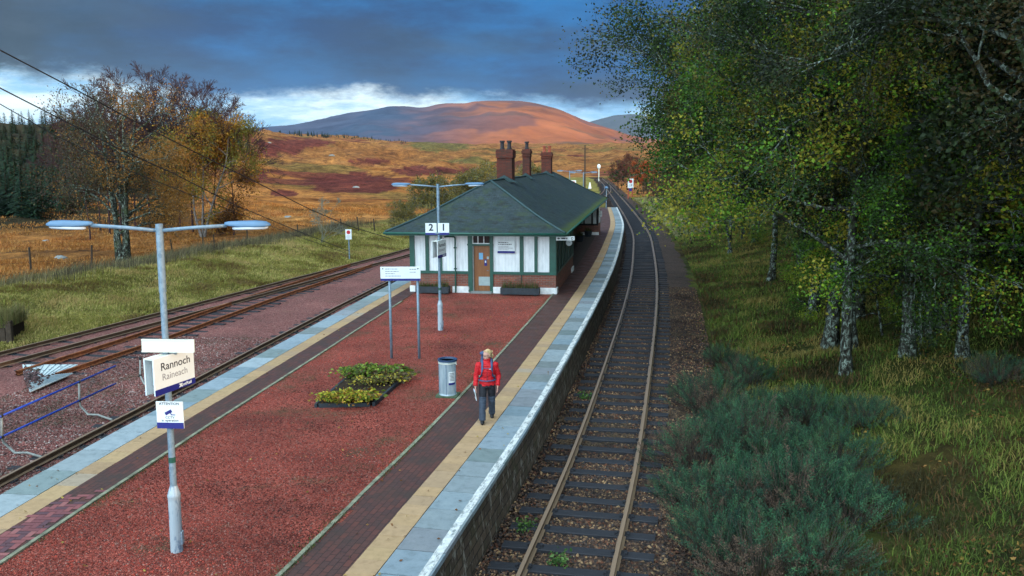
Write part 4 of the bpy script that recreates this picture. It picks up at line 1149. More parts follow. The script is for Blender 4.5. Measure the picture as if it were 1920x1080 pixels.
za, zb = z_on(658, lean1(3)), z_on(634, lean1(3)); c = lean1(za); wn_ = .37
ps = empty('platform_number_sign', (c.x - .055, c.y + .075, 0), R(2), 'blank white back of a platform sign, above the station name board', 'sign'); ps.rotation_euler = (0, R(2), R(2)); ps.location.z = 0
hh = (zb - za) / 2; zc = (za + zb) / 2
ps.location = (c.x + .065, c.y - .075, zc); ps.rotation_euler = (0, R(1.5), R(3))
plate(ps, 'panel', -.36, .36, -hh, hh, -.012, .012, M['signback'])
b = MB()
for z in (-hh + .008, hh - .008): b.box(-.36, .36, -.022, -.013, z - .008, z + .008)
b.build('frame_rail', M['signback'], ps)
b = MB()
for z in (-hh * .6, hh * .6): b.tube([(-.06, 0, z), (-.06, .04, z), (.06, .04, z), (.06, 0, z)], .01, 6)
b.build('clamp', M['galv'], ps)
# double sided name board, set parallel to the tracks
def name_board(Pp, zc, L, Hh, yaw, label, off=.10, text_=True, shift=0.0):
    t = empty('name_board', (Pp[0], Pp[1], zc), yaw, label, 'sign', 'double-sided station name boards')
    for s in (-1, 1):
        b = MB(); b.box(-L / 2 + shift, L / 2 + shift, s * off - .012, s * off + .012, -Hh / 2, Hh / 2); f = b.build('board', M['signw'], t, bevel=.004)
        b = MB(); b.box(-L / 2 + shift, L / 2 + shift, s * (off + .0125), s * (off + .0155), -Hh / 2 - .002, -Hh / 2 + Hh * .16); b.build('navy_band', M['navy'], f)
        if text_:
            y = s * (off + .0125); rot = (R(90), 0, 0) if s < 0 else (R(90), 0, R(180)); sg = 1 if s < 0 else -1
            text('Rannoch', Hh * .30, M['ink'], f, (shift + sg * .03 * L, y, Hh * .22), rot, bold=.001, sx=1.08)
            text('Raineach', Hh * .26, M['greyink'], f, (shift + sg * .0 * L, y, -Hh * .06), rot, sx=1.05)
            text('ScotRail', Hh * .12, M['signw'], f, (shift + sg * L * .40, s * (off + .0157), -Hh * .42), rot, align='RIGHT', bold=.001, sx=1.2)
            b = MB(); w = Hh * .05; cx = shift + sg * L * .12; yy = s * (off + .0157); zz = -Hh * .42
            for d in (-1, 1): b.prism([(cx - w - .012, zz - d * w), (cx - w + .012, zz - d * w), (cx + w + .012, zz + d * w), (cx + w - .012, zz + d * w)], 'y', min(yy, yy + s * .002), max(yy, yy + s * .002))
            b.build('emblem', M['signw'], f)
    b = MB()
    for z in (-Hh * .3, Hh * .3): b.box(shift * .2 - .02, shift * .2 + .02, -off, off, z - .02, z + .02)
    b.box(-L / 2 + shift, L / 2 + shift, -off + .014, off - .014, Hh / 2 - .02, Hh / 2 - .008)
    b.build('bracket', M['signback'], t)
    return t


zt = height_at(681, -4.8, 11.3); zb_ = height_at(752, -4.8, 11.3)
BDY = R(90) - R(10)                              # long side runs away from the camera
name_board((P1.x + .06, P1.y + .02), (zt + zb_) / 2, .80, abs(zt - zb_), R(70), 'large white name board reading Rannoch, on the nearest lamp column', off=.075)
# camera notice
zt, zb_ = height_at(750, P1.x, P1.y), height_at(800, P1.x, P1.y); cc = at_y(318, 775, P1.y - .09)
cs = empty('camera_notice', (cc.x, P1.y - .075, (zt + zb_) / 2), R(-4), 'small square white camera notice with a navy foot, lowest on the nearest lamp column', 'sign')
hh = (zt - zb_) / 2; plate(cs, 'panel', -.195, .195, -hh, hh, -.01, .01, M['signw'])
plate(cs, 'navy_band', -.195, .195, -hh, -hh * .56, -.0135, -.0105, M['navy'], 0)
text('ATTENTION', .052, M['ink'], cs, (0, -.011, hh * .84)); text('CCTV', .05, M['ink'], cs, (0, -.011, -hh * .18)); text('in operation', .05, M['ink'], cs, (0, -.011, -hh * .40))
b = MB(); b.prism([(-.075, .035), (.02, .085), (.04, .045), (-.055, -.005)], 'y', -.0125, -.0102); b.prism([(0, .04), (.01, .045), (.03, .01), (.08, .01), (.08, -.002), (.022, -.002)], 'y', -.0125, -.0102); b.build('camera_symbol', M['navy'], cs)
b = MB(); b.tube([(-.06, 0, .1), (-.06, .09, .1), (.06, .09, .1), (.06, 0, .1)], .008, 6); b.build('clamp', M['galv'], cs)
# second lamp: platform numbers and a name board seen almost edge-on
zt, zb_ = height_at(418, P2.x, P2.y), height_at(440, P2.x, P2.y); hh = (zt - zb_) / 2
pn = empty('platform_number_sign', (P2.x - .04, P2.y - .07, (zt + zb_) / 2), R(-1), 'white and navy platform number sign reading 2 and 1, on the lamp before the building', 'sign')
for s, d in ((-1, '2'), (1, '1')):
    cx = s * .205; pp = plate(pn, 'panel', cx - .185, cx + .185, -hh, hh, -.012, .012, M['signw'])
    plate(pp, 'navy_band', cx - .185, cx + .185, -hh, -hh + hh * .36, -.0155, -.0125, M['navy'], 0)
    text(d, .31, M['ink'], pp, (cx, -.014, hh * .22), name='number', bold=.008)
b = MB(); b.box(-.08, .08, -.03, -.017, -hh * .8, -hh * .6); b.box(-.08, .08, .013, .09, -hh * .8, -hh * .6); b.build('clamp', M['galv'], pn)
zt, zb_ = height_at(450, P2.x, P2.y), height_at(482, P2.x, P2.y)
name_board((P2.x - .0, P2.y + .0), (zt + zb_) / 2, .80, abs(zt - zb_), R(74), 'name board reading Rannoch seen nearly edge-on, on the lamp before the building', off=.09)

# ---- information sign on two posts
pa, pb_ = at(734, 672, 0), at(786, 672, 0); zt, zb_ = height_at(500, pa.x, pa.y), height_at(526, pa.x, pa.y); mx_ = (pa + pb_) / 2
isg = empty('direction_sign', (mx_.x, mx_.y, 0), R(-1.5), 'wide white sign with a navy foot standing on two grey posts in the red gravel', 'sign')
dx = (pb_.x - pa.x) / 2
for s in (-1, 1):
    b = MB(); b.tube([(s * dx, .03, -.1), (s * dx, .03, zt - .03)], .038, 12); b.build('post', M['galv'], isg, smooth=True)
wd = (792 - 718) / 2 / FPX * (pa.y + .6); cxo = ((718 + 792) / 2 - 760) / FPX * pa.y
plate(isg, 'panel', cxo - wd, cxo + wd, zb_, zt, -.035, -.012, M['signw'])
plate(isg, 'navy_band', cxo - wd, cxo + wd, zb_ - .002, zb_ + .06, -.039, -.0355, M['navy'], 0)
lines(isg, cxo - wd + .14, cxo + .02, zb_ + .10, zt - .03, 4, -.036, M['greyink'], .022, 12); lines(isg, cxo + .18, cxo + wd - .12, zb_ + .2, zt - .03, 2, -.036, M['greyink'], .022, 13, 1)
b = MB()
for s in (-1, 1): b.prism([(cxo + s * (wd - .04), zt - .055), (cxo + s * (wd - .085), zt - .03), (cxo + s * (wd - .085), zt - .08)], 'y', -.0375, -.0352)
b.build('arrow', M['ink'], isg)

# ---- litter bin
pb2 = at(840, 741, 0); bn = empty('litter_bin', pb2, R(-8), 'round pale grey litter bin with a dark blue lid on a mossy slab', 'bin')
b = MB(); b.box(-.26, .26, -.22, .22, -.02, .035); b.build('base_slab', plain('mossy_slab', (.07, .11, .06), .9, .5, 9), bn, bevel=.008)
b = MB(); b.loft([(0, 0, .035, .215, .215), (0, 0, .07, .20, .20), (0, 0, .80, .20, .20), (0, 0, .83, .21, .21), (0, 0, .86, .21, .21)], 24); b.build('body', M['bin'], bn, smooth=False)
b = MB(); b.loft([(0, 0, .86, .235, .235), (0, 0, .90, .235, .235), (0, 0, .90, .20, .20), (0, 0, .83, .17, .17)], 24); b.build('lid', M['binlid'], bn)
b = MB()
for k in range(5):
    a = R(-160 + 72 * k); b.box(.2 * math.cos(a) - .012, .2 * math.cos(a) + .012, .2 * math.sin(a) - .012, .2 * math.sin(a) + .012, .06, .83)
b.build('rib', M['galv'], bn)
b = MB(); b.loft([(0, 0, .80, .222, .222), (0, 0, .83, .226, .226)], 24); b.tube([(.2, -.1, .83), (.25, -.12, .80), (.22, -.06, .77)], .008, 5); b.build('bag_rim', M['signback'], bn)
V = []; F = []; a0, a1 = R(-72), R(-22)
for k in range(9):
    a = a0 + (a1 - a0) * k / 8; V += [(.207 * math.cos(a), .207 * math.sin(a), .30), (.207 * math.cos(a), .207 * math.sin(a), .62)]
F = [(2 * k, 2 * k + 2, 2 * k + 3, 2 * k + 1) for k in range(8)]; npm('notice', np.array(V), np.array(F), M['signw'], bn)
V2 = [(x * 1.006, y * 1.006, .30 if i % 2 == 0 else .35) for i, (x, y, z) in enumerate(V)]; npm('navy_band', np.array(V2), np.array(F), M['navy'], bn)
V2 = []; F2 = []
for r_ in range(6):
    z = .40 + r_ * .034
    for k in range(1, 7):
        i = len(V2); a = a0 + (a1 - a0) * k / 8; a2 = a0 + (a1 - a0) * (k + .85) / 8
        V2 += [(.2085 * math.cos(a), .2085 * math.sin(a), z), (.2085 * math.cos(a2), .2085 * math.sin(a2), z), (.2085 * math.cos(a2), .2085 * math.sin(a2), z + .014), (.2085 * math.cos(a), .2085 * math.sin(a), z + .014)]; F2.append((i, i + 1, i + 2, i + 3))
npm('lettering', np.array(V2), np.array(F2), M['ink'], bn)

# ---- boundary of the flower bed
c4 = [at(700, 761, 0), at(762, 707, 0), at(652, 710, 0), at(592, 763, 0)]
fb = empty('flower_bed', c4[0], 0, 'dark timber-edged flower bed with yellowing low plants on the red gravel', 'flower bed')
lc = [p - c4[0] for p in c4]
def edging(p, q):
    d = (q - p); L = d.length; a = math.atan2(d.y, d.x); b = MB(); b.M = Matrix.Translation(p) @ Matrix.Rotation(a, 4, 'Z'); b.box(0, L, -.035, .035, -.05, .08); b.build('edging_board', M['trough'], fb, bevel=.01)
edging(lc[0], lc[1]); edging(lc[1] + Vector((-.07, 0, 0)), lc[2]); edging(lc[2] + Vector((0, -.07, 0)), lc[3]); edging(lc[3] + Vector((.07, 0, 0)), lc[0] - Vector((.07, 0, 0)))
b = MB(); b.add([(p.x, p.y, .075) for p in lc], [(0, 1, 2, 3)]); b.build('soil', M['soil'], fb)


def leaf_cloud(parent, name, P, size, cols, seed, m='leaf', flat=.6, ratio=1.0):
    """many small folded leaves at points P"""
    g = np.random.default_rng(seed); n = len(P); s = (size * g.uniform(.6, 1.3, n))[:, None]
    d = g.normal(0, 1, (n, 3)); d[:, 2] *= flat; d /= np.linalg.norm(d, axis=1)[:, None]
    e = np.cross(d, g.normal(0, 1, (n, 3))); e /= np.linalg.norm(e, axis=1)[:, None]; nn_ = np.cross(d, e)
    V = np.stack([P - d * s * .9, P + e * s * .55 * ratio + nn_ * s * .12, P + d * s, P - e * s * .55 * ratio + nn_ * s * .12], 1).reshape(-1, 3)
    c = np.array(cols)[g.integers(0, len(cols), n)] * g.uniform(.65, 1.3, (n, 1))
    return npm(name, V, np.arange(n * 4).reshape(-1, 4), M[m], parent, np.repeat(c, 4, 0))


def bed_plants(q0, q1, w, n, h, cols, seed, size=.045):
    g = np.random.default_rng(seed); t = g.uniform(0, 1, n)[:, None]; q0, q1 = np.array(q0), np.array(q1); P = q0 * (1 - t) + q1 * t
    P = P + g.normal(0, w, (n, 3)) * [1, 1, 0]; lump = fbm(P[:, 0] / .35 + seed, P[:, 1] / .35, 3, seed) + .5
    P[:, 2] = .1 + h * g.random(n) ** .6 * (.25 + 1.5 * lump); leaf_cloud(fb, 'plant', P, size, cols, seed)


yg = [(.46, .42, .04), (.30, .34, .03), (.15, .22, .025), (.48, .36, .04), (.11, .15, .02)]
bed_plants(lc[3] + Vector((.2, .12, 0)), lc[0] + Vector((-.18, .22, 0)), .17, 1500, .17, yg + [(.32, .15, .03), (.18, .10, .03)], 1, .06)
bed_plants(lc[2] + Vector((.1, -.1, 0)), lc[1] + Vector((-.35, -.1, 0)), .22, 1700, .17, [(.20, .27, .03), (.10, .19, .03), (.22, .30, .04), (.08, .11, .03), (.12, .07, .03)], 2, .08)
bed_plants((lc[0] + lc[3]) / 2 * .4 + (lc[1] + lc[2]) / 2 * .6, lc[1] + Vector((-.25, -.5, 0)), .25, 1500, .15, [(.10, .07, .03), (.07, .05, .03), (.20, .16, .04), (.11, .14, .03), (.45, .36, .04)], 3, .05)

# ---- blue handrail with bent grey feet
hr = empty('handrail', at(148, 776, -1), 0, 'low blue double handrail on bent grey tube posts in the ballast', 'handrail')
o0 = hr.location
def hpost(u, vt, vj, bends):
    t = at_y(u, vt, at(u, vt, -.05).y); Yp = t.y; j = at_y(u + .5, vj, Yp); pts = [t - o0, j - o0]
    for (uu, vv, zz) in bends: pts.append(at(uu, vv, zz) - o0)
    b = MB(); b.tube(pts, .028, 8); b.build('post', M['pipegrey'], hr, smooth=True)
    return t - o0, j - o0
tA, jA = hpost(3, 780, 819, [(7, 830, -.72), (28, 849, -.93), (51, 849, -.95), (78, 857, -.98)])
tB, jB = hpost(148.5, 716, 751, [(151, 761, -.72), (165, 777, -.93), (183, 778, -.95), (210, 787, -.98)])
for p, q in ((tA, tB), (jA, jB)):
    d = (q - p); b = MB(); b.tube([p - d * .35, q + d * .58], .026, 8); b.build('rail', M['blue'], hr, smooth=True)
b = MB()
for p in (tA, tB, jA, jB): b.ball(p, .045, 8, 6)
b.build('joint', M['black'], hr)
hr2 = empty('handrail_post', at(263, 704, -1), 0, 'lone bent grey tube post beyond the end of the blue handrail', 'post')
t = at(263, 672, -.05); j = at_y(263, 704, t.y); b = MB(); b.tube([t - hr2.location, j - hr2.location, at(270, 719, -.75) - hr2.location, at(292, 735, -.95) - hr2.location, at(312, 738, -.98) - hr2.location], .028, 8); b.build('tube', M['pipegrey'], hr2, smooth=True)
b = MB(); b.ball(t - hr2.location, .05, 8, 6); b.ball(j - hr2.location, .05, 8, 6); b.build('joint', M['black'], hr2)

# ---- pale speckled panels at the siding end
def flat_panel(pix, label, z=-.93):
    P = [at(u, v, z) for u, v in pix]; t = empty('ground_panel', P[0], 0, label, 'panel', 'pale panels at the siding end')
    n = len(P); b = MB(); L = [p - P[0] for p in P]
    b.add([(p.x, p.y, .012) for p in L] + [(p.x, p.y, -.02) for p in L], [tuple(range(n)), tuple(range(n, 2 * n))[::-1]] + [(i, (i + 1) % n, n + (i + 1) % n, n + i) for i in range(n)]); b.build('plate', M['panel'], t)
    b = MB(); d = L[1] - L[0]
    for k in range(9):
        s = (k + .5) / 9; a = L[0].lerp(L[1], s); c_ = L[-1].lerp(L[2] if n > 3 else L[1], s * .98); b.tube([a + Vector((0, 0, .025)), c_ + Vector((0, 0, .025))], .010, 4)
    b.build('rib', M['bin'], t)
    return P
A_ = flat_panel([(42, 684), (146, 684), (102, 704), (46, 712)], 'pale speckled panel left of the rusty rail end, pointing right')
B_ = flat_panel([(56, 735), (50, 716), (102, 704), (137, 700)], 'pale speckled panel nearer the camera at the rusty rail end')
g = np.random.default_rng(5); n = 260; ww = g.random((n, 4)) ** 1.6; ww /= ww.sum(1)[:, None]
Pq = np.array([[p.x, p.y] for p in (A_[0], A_[3], B_[0], B_[2])]); XY = ww @ Pq
o = stones('panel_stones', XY[:, 0], XY[:, 1], np.full(n, -.90), .03, .065, [(.03, .02, .02), (.06, .03, .03), (.10, .06, .06)], 8); stuff(o, 'dark stones lying on the pale speckled panels', 'stones')

# ---- old timber buffer block at the left margin
q = at(2, 642, -1.0); bb = empty('timber_platform', q, R(8), 'old timber-faced loading bank with a grass top at the left margin', 'loading bank')
b = MB()
for k in range(7): b.box(-1.6 + k * .26, -1.36 + k * .26 - .015, -.05, .05, 0, .72 + random.uniform(-.03, .03))
b.build('timber_face', M['wood'], bb, bevel=.01)
b = MB(); b.box(.22, .42, -.1, .12, -.1, .80); b.build('corner_post', M['wood'], bb, bevel=.02)
b = MB(); b.box(-1.6, .22, .06, 1.6, 0, .60); b.build('earth_fill', M['soil'], bb)
fringe(bb, -1.6, .35, -.08, 1.6, .56, 5200, 77, .85, ((.16, .15, .05), (.12, .14, .04), (.22, .18, .08)))

# ---- disc signs beside the track
def disc_sign(u, vb, vt, zg, wpx, label, posts=1, mpost='galv', band=True):
    P = at(u, vb, zg); Ht = height_at(vt, P.x, P.y); w = wpx / 2 / FPX * P.y; ph = (430 - 455) if False else w * 3.3
    t = empty('disc_sign', (P.x, P.y, zg), 0, label, 'sign', 'red disc signs beside the track'); H_ = Ht - zg
    if posts == 1:
        b = MB(); b.tube([(0, .03, -.1), (0, .03, H_)], .04, 8); b.build('post', M[mpost], t)
    else:
        for s in (-.75, .75):
            b = MB(); b.box(s * w - w * .22, s * w + w * .22, .03, .03 + w * .3, -.1, H_ - w * 2.2); b.build('post', M['pot'], t)
    plate(t, 'panel', -w, w, H_ - ph, H_, -.03, .0, M['signw'])
    b = MB(); b.tube([(0, -.042, H_ - w * .95), (0, -.031, H_ - w * .95)], w * .62, 20); b.build('disc', M['red'], t)
    b = MB(); b.box(-w * .12, w * .12, -.047, -.0425, H_ - w * 1.1, H_ - w * .8); b.build('number', M['ink'], t)
    lines(t, -w * .7, w * .7, H_ - ph + w * .25, H_ - w * 1.9, 3, -.031, M['greyink'], w * .12, 4, 2)
    if posts == 2: plate(t, 'lower_board', -w * .5, w * .5, H_ - ph - w * 1.1, H_ - ph - .01, -.02, .01, M['navy'])


disc_sign(655, 483, 430, -.75, 11.5, 'small white sign with a red disc on the left grass verge')
disc_sign(1182, 371, 335, -.2, 10.5, 'white sign with a red disc on two orange posts right of the track', 2)
disc_sign(1075, 362, 338, -.5, 10, 'white sign with a red disc far off beyond the roof')
# far pole, signal and cone
q = at_y(1097, 272, 125); tp = empty('telegraph_pole', (q.x, 125, -1), 0, 'tall thin wooden pole rising beyond the station roof', 'pole')
b = MB(); b.tube([(0, 0, -.2), (0, 0, q.z + 1)], [.14, .09], 8); b.build('pole', M['wood'], tp); b = MB(); b.box(-.5, .5, -.05, .05, q.z + .5, q.z + .6); b.build('cross_arm', M['wood'], tp)
q = at_y(1123, 308, 270); sg = empty('signal_post', (q.x, 270, -1), 0, 'far white signal post beside the track in front of the orange moor', 'signal')
b = MB(); b.tube([(0, 0, -.5), (0, 0, q.z)], .15, 8); b.build('post', M['signback'], sg); b = MB(); b.ball((0, 0, q.z + .3), (.55, .4, .75)); b.build('head', M['signw'], sg)
q = at(1106, 354, -.6); cn = empty('marker_cone', q, 0, 'small white tapering marker beyond the platform end', 'marker')
b = MB(); b.loft([(0, 0, 0, .35, .35), (0, 0, 1.2, .14, .14), (0, 0, 1.35, .16, .16)], 10); b.build('body', M['signw'], cn); b = MB(); b.box(-.42, .42, -.42, .42, -.1, .05); b.build('base', M['black'], cn)

# ---- overhead cables
def cable(pts, label, r=.016):
    P = [at_y(u, v, Y) for u, v, Y in pts]; pp = []
    for k in range(len(P) - 1):
        for j in range(6): pp.append(P[k].lerp(P[k + 1], j / 6))
    pp.append(P[-1]); b = MB(); b.tube([p - P[0] for p in pp], r, 6); o = b.build('overhead_cable', M['wire']); o.location = P[0]; tag(o, label, 'cable', 'cables crossing the upper left')


cable([(-160, 18, 15.5), (0, 94, 17.), (140, 167, 19.), (240, 221, 21), (375, 290, 24), (475, 339, 26.5), (580, 392, 30), (655, 424, 33), (732, 447, 36.4)], 'highest dark cable, sloping down to the building eaves', .014)
cable([(-160, 88, 16), (0, 165, 17.8), (82, 207, 19), (235, 285, 22), (325, 325, 24.5), (440, 384, 29), (560, 434, 36), (655, 471, 46)], 'dark cable sloping down to the disc sign on the verge', .014)
cable([(-160, 100, 18), (0, 195, 20), (100, 252, 22), (245, 321, 26), (440, 397, 33), (560, 444, 41), (655, 477, 50)], 'lowest dark cable, just under the one ending at the verge', .011)

# ================================================================== VEGETATION GENERATORS
def seg_mesh(name, segs, n, m, parent=None):
    """segs: rows x0 y0 z0 x1 y1 z1 r0 r1"""
    S = np.array(segs, float); P, Q, r0, r1 = S[:, :3], S[:, 3:6], S[:, 6], S[:, 7]; d = Q - P; d /= np.linalg.norm(d, axis=1)[:, None] + 1e-9
    up = np.where(np.abs(d[:, 2:3]) < .9, np.array([[0, 0, 1.]]), np.array([[1., 0, 0]])); a = np.cross(d, up); a /= np.linalg.norm(a, axis=1)[:, None]; b = np.cross(d, a)
    V = []
    for e, r in ((P, r0), (Q, r1)):
        for k in range(n):
            q = 2 * math.pi * k / n; V.append(e + (a * math.cos(q) + b * math.sin(q)) * r[:, None])
    V = np.stack(V, 1).reshape(-1, 3); k = np.arange(n); base = np.arange(len(S))[:, None] * 2 * n
    F = np.stack([base + k, base + (k + 1) % n, base + n + (k + 1) % n, base + n + k], -1).reshape(-1, 4)
    return npm(name, V, F, m, parent, smooth=True)


def grow(p, d, r, L, depth, rnd, segs, tips, wob=.22, grav=0.0, kids=(2, 4), spread=.75, ratio=.66, n=4, leafdepth=1):
    for k in range(n):
        d = (d + Vector((rnd.gauss(0, wob), rnd.gauss(0, wob), rnd.gauss(0, wob) + grav))).normalized(); q = p + d * (L / n); r2 = r * (1 - .42 / n * 1.2)
        segs.append((*p, *q, r, r2))
        if depth <= leafdepth: tips.append((q.x, q.y, q.z, depth))
        if depth > 0 and k >= 1 and rnd.random() < .75:
            sd = (d + Vector((rnd.gauss(0, spread), rnd.gauss(0, spread), rnd.gauss(0, spread * .7)))).normalized()
            grow(q, sd, r2 * .55, L * ratio * rnd.uniform(.7, 1.1), depth - 1, rnd, segs, tips, wob, grav, kids, spread, ratio, n, leafdepth)
        p = q; r = r2
    if depth > 0:
        for _ in range(rnd.randint(*kids)):
            sd = (d + Vector((rnd.gauss(0, spread * .7), rnd.gauss(0, spread * .7), rnd.gauss(0, spread * .5)))).normalized()
            grow(p, sd, r * .7, L * ratio * rnd.uniform(.7, 1.1), depth - 1, rnd, segs, tips, wob, grav, kids, spread, ratio, n, leafdepth)


def broadleaf(name, H, Rr, z0, seed, cols, nleaf, leaf, bark='lichen', stems=1, lean=(0, 0), jit=.26, nlimb=15, shape=lambda t: math.sin(math.pi * min(1, (t * .85 + .2))) ** .6, upw=.25, trunk_r=.17, bias=None, reach=None, ztop=None):
    rnd = random.Random(seed); segs = []; tips = []
    for s in range(stems):
        p = Vector((rnd.uniform(-.25, .25), rnd.uniform(-.25, .25), -.3)) * (1 if stems > 1 else 0); p.z = -.3; d = Vector((rnd.gauss(0, .18) * (stems > 1) + lean[0], rnd.gauss(0, .18) * (stems > 1) + lean[1], 1)).normalized()
        nseg = 12; r = trunk_r * (1 if stems == 1 else .7); Ls = (H + .3) / nseg; pts = [p]
        for k in range(nseg):
            d = (d + Vector((rnd.gauss(0, .07), rnd.gauss(0, .07), .06))).normalized(); q = p + d * Ls; r2 = r * (.93 if k < 6 else .84)
            segs.append((*p, *q, r * (1.5 if k == 0 else 1), r2)); p = q; r = r2; pts.append(p)
        for k in range(nlimb // stems + 1):
            t = (k + rnd.random()) / (nlimb // stems + 1); z = z0 / H + (1 - z0 / H) * t; i = min(int(z * nseg), nseg - 1); b = pts[i].lerp(pts[i + 1], z * nseg - i)
            a = k * 2.4 + rnd.uniform(-.5, .5); L = Rr * shape(t) * rnd.uniform(.75, 1.1) * (1 + (reach * math.cos(a - math.pi) if reach else 0))
            dd = Vector((math.cos(a), math.sin(a), upw + .5 * t)).normalized()
            grow(b, dd, .30 * trunk_r * (1.2 - t * .6) + .012, L * .62, 3, rnd, segs, tips, .16, -.015, (2, 3), .55, .58, 4, 2)
    t = empty(name, (0, 0, 0)); seg_mesh('trunk', segs, 6, M[bark], t)
    T = np.array(tips); g = np.random.default_rng(seed); wgt = np.where(T[:, 3] == 2, .35, 1.); wgt = wgt / wgt.sum(); idx = g.choice(len(T), nleaf, p=wgt)
    cl = g.random(len(T)); cl = .25 + 1.0 * (cl > .35)
    if ztop: cl = cl * (1 - .85 * ss(ztop[0], ztop[1], T[:, 2]))
    idx = idx[g.random(nleaf) < cl[idx]]                      # some twigs almost bare
    P = T[idx, :3] + g.normal(0, jit, (len(idx), 3)) * [1, 1, .8]
    n = len(P); s = (leaf * g.uniform(.6, 1.35, n))[:, None]; d = g.normal(0, 1, (n, 3)); d[:, 2] = d[:, 2] * .7 - .3; d /= np.linalg.norm(d, axis=1)[:, None]
    e = np.cross(d, g.normal(0, 1, (n, 3))); e /= np.linalg.norm(e, axis=1)[:, None]; nn_ = np.cross(d, e)
    V = np.stack([P, P + d * s * .5 + e * s * .36 + nn_ * s * .1, P + d * s, P + d * s * .5 - e * s * .36 + nn_ * s * .1], 1).reshape(-1, 3)
    c = np.array(cols, float)
    m = fbm(P[:, 0] * .8 + seed, P[:, 1] * .8 + P[:, 2] * .9, 3, seed)                                          # species-coloured sprays: greener and yellower branches
    if bias is not None: m = m + bias(P)
    k = np.clip(((m * 2.6 + .5) * len(c) + g.normal(0, .8, n)).astype(int), 0, len(c) - 1); cc = c[k] * g.uniform(.7, 1.3, (n, 1))
    npm('crown', V, np.arange(n * 4).reshape(-1, 4), M['leaf'], t, np.repeat(cc, 4, 0))
    return t


def place(proto, x, y, z, rz, sc_, label, cat, group, used=set()):
    o = copy_tree(proto) if proto.name in used else proto
    used.add(proto.name) if o is proto else None
    o.location = (x, y, z); o.rotation_euler = (0, 0, rz); o.scale = (sc_, sc_, sc_ * 1.0)
    tag(o, label, cat, group); return o


gr = [(.018, .042, .009), (.034, .090, .012), (.060, .155, .014), (.105, .235, .016), (.17, .27, .020), (.28, .25, .026)]
gd = [(.008, .014, .006), (.012, .024, .007), (.019, .036, .008), (.030, .042, .010), (.05, .038, .012)]  # dark greens: the wood's shade is put into the leaf colour
WT = [broadleaf('broadleaf_tree', 10.5, 5.0, 2.9, 21, gr, 62000, .085, lean=(-.02, .0)),
      broadleaf('broadleaf_tree', 12.0, 6.3, 3.7, 22, gr, 85000, .088, lean=(-.04, .05), nlimb=18, trunk_r=.22),
      broadleaf('broadleaf_tree', 9.5, 4.4, 2.2, 23, gr, 62000, .085, stems=2, lean=(.02, 0)),
      broadleaf('broadleaf_tree', 12.5, 5.6, 2.8, 24, gd, 60000, .10, stems=2, trunk_r=.2),
      broadleaf('broadleaf_tree', 11.5, 5.2, 2.4, 25, gd, 34000, .12)]
gm = [(.010, .020, .007), (.017, .038, .009), (.026, .060, .010), (.040, .085, .012), (.065, .105, .014), (.11, .095, .018)]  # darker than gr: shade of the upper crowns painted into the leaves
OV = broadleaf('overhanging_tree', 13.5, 6.6, 4.2, 27, gm, 125000, .085, lean=(-.03, 0), nlimb=22, trunk_r=.24, reach=.22)
place(OV, 10.3, 27.5, float(tz(10.3, 27.5)), 0, 1.0, 'tall tree whose crown reaches farthest left toward the track', 'tree', 'broadleaf trees on the right bank')
for x, y, rz, s in ((11.4, 24.4, .5, .92), (11.8, 33.5, -.3, 1.0)): place(OV, x, y, float(tz(x, y)), rz, s, 'tall tree leaning its crown toward the track, behind the one reaching farthest left' if y > 30 else 'tall tree leaning its crown toward the track, nearer the camera', 'tree', 'broadleaf trees on the right bank')
DK = broadleaf('broadleaf_tree', 14, 5.2, 6.2, 28, gd, 130000, .08, nlimb=24, trunk_r=.2)
for x, y, rz, s in ((10.9, 16.6, .4, 1.0), (14.2, 22.6, 2.0, 1.12), (12.6, 31, 4.0, 1.0)): place(DK, x, y, float(tz(x, y)), rz, s, 'leafy broadleaf tree deep in the wood on the right bank', 'tree', 'broadleaf trees on the right bank')
RW = 'broadleaf trees on the right bank'
spots = [  # u, v of the foot, kind, turn, scale, label
    (1588, 706, 0, 0.3, 1.0, 'nearest lichen-spotted tree on the right bank, slim leaning trunk above the gorse'),
    (1732, 636, 2, 1.0, 1.05, 'twin-stemmed lichen-grey tree behind and right of the nearest leaning trunk'),
    (1768, 622, 1, 2.2, .95, 'upright thick-trunked tree just right of the twin-stemmed one'),
    (1445, 527, 1, 3.9, .92, 'dark-trunked tree at the edge of the bank left of the nearest leaning trunk'),
    (1366, 478, 2, .5, .85, 'slim dark tree closest to the track at mid distance'),
    (1330, 440, 0, 4.1, .8, 'small tree farthest along the line of trees, beside the picket fence'),
    (1858, 552, 4, 5.0, 1.0, 'grey-trunked tree near the right margin of the bank'),
    (1620, 530, 3, 1.9, 1.0, None), (1500, 500, 1, 2.9, .95, None), (1560, 480, 4, .4, 1.1, None), (1420, 455, 2, 2.0, 1., None), (1700, 520, 4, 3.3, 1.1, None), (1400, 430, 3, 4.4, 1.0, None)]
gs = [(.035, .085, .012), (.06, .15, .014), (.09, .21, .016), (.14, .26, .018), (.22, .28, .022)]
SG = broadleaf('sapling', 3.6, 2.0, .5, 29, gs, 15000, .075, nlimb=12, trunk_r=.05, jit=.2)
spots += [(1655, 628, 5, .4, .95, 'bright green sapling just right of the nearest leaning trunk'), (1530, 590, 5, 2.0, .8, 'small bright green sapling left of the nearest leaning trunk, beyond it'), (1840, 600, 5, 3.0, 1.0, 'bright green sapling near the right margin between the trunks')]
WT.append(SG)
for (u, v, k, rz, s, lab) in spots:
    lo = 4; # march along the ray until it meets the bank
    for Y in np.arange(12, 120, .25):
        q = at_y(u, v, float(Y))
        if q.z <= float(tz(q.x, q.y)): break
    place(WT[k], q.x, q.y, float(tz(q.x, q.y)), rz, s, lab or 'leafy broadleaf tree deep in the wood on the right bank', 'tree', RW)
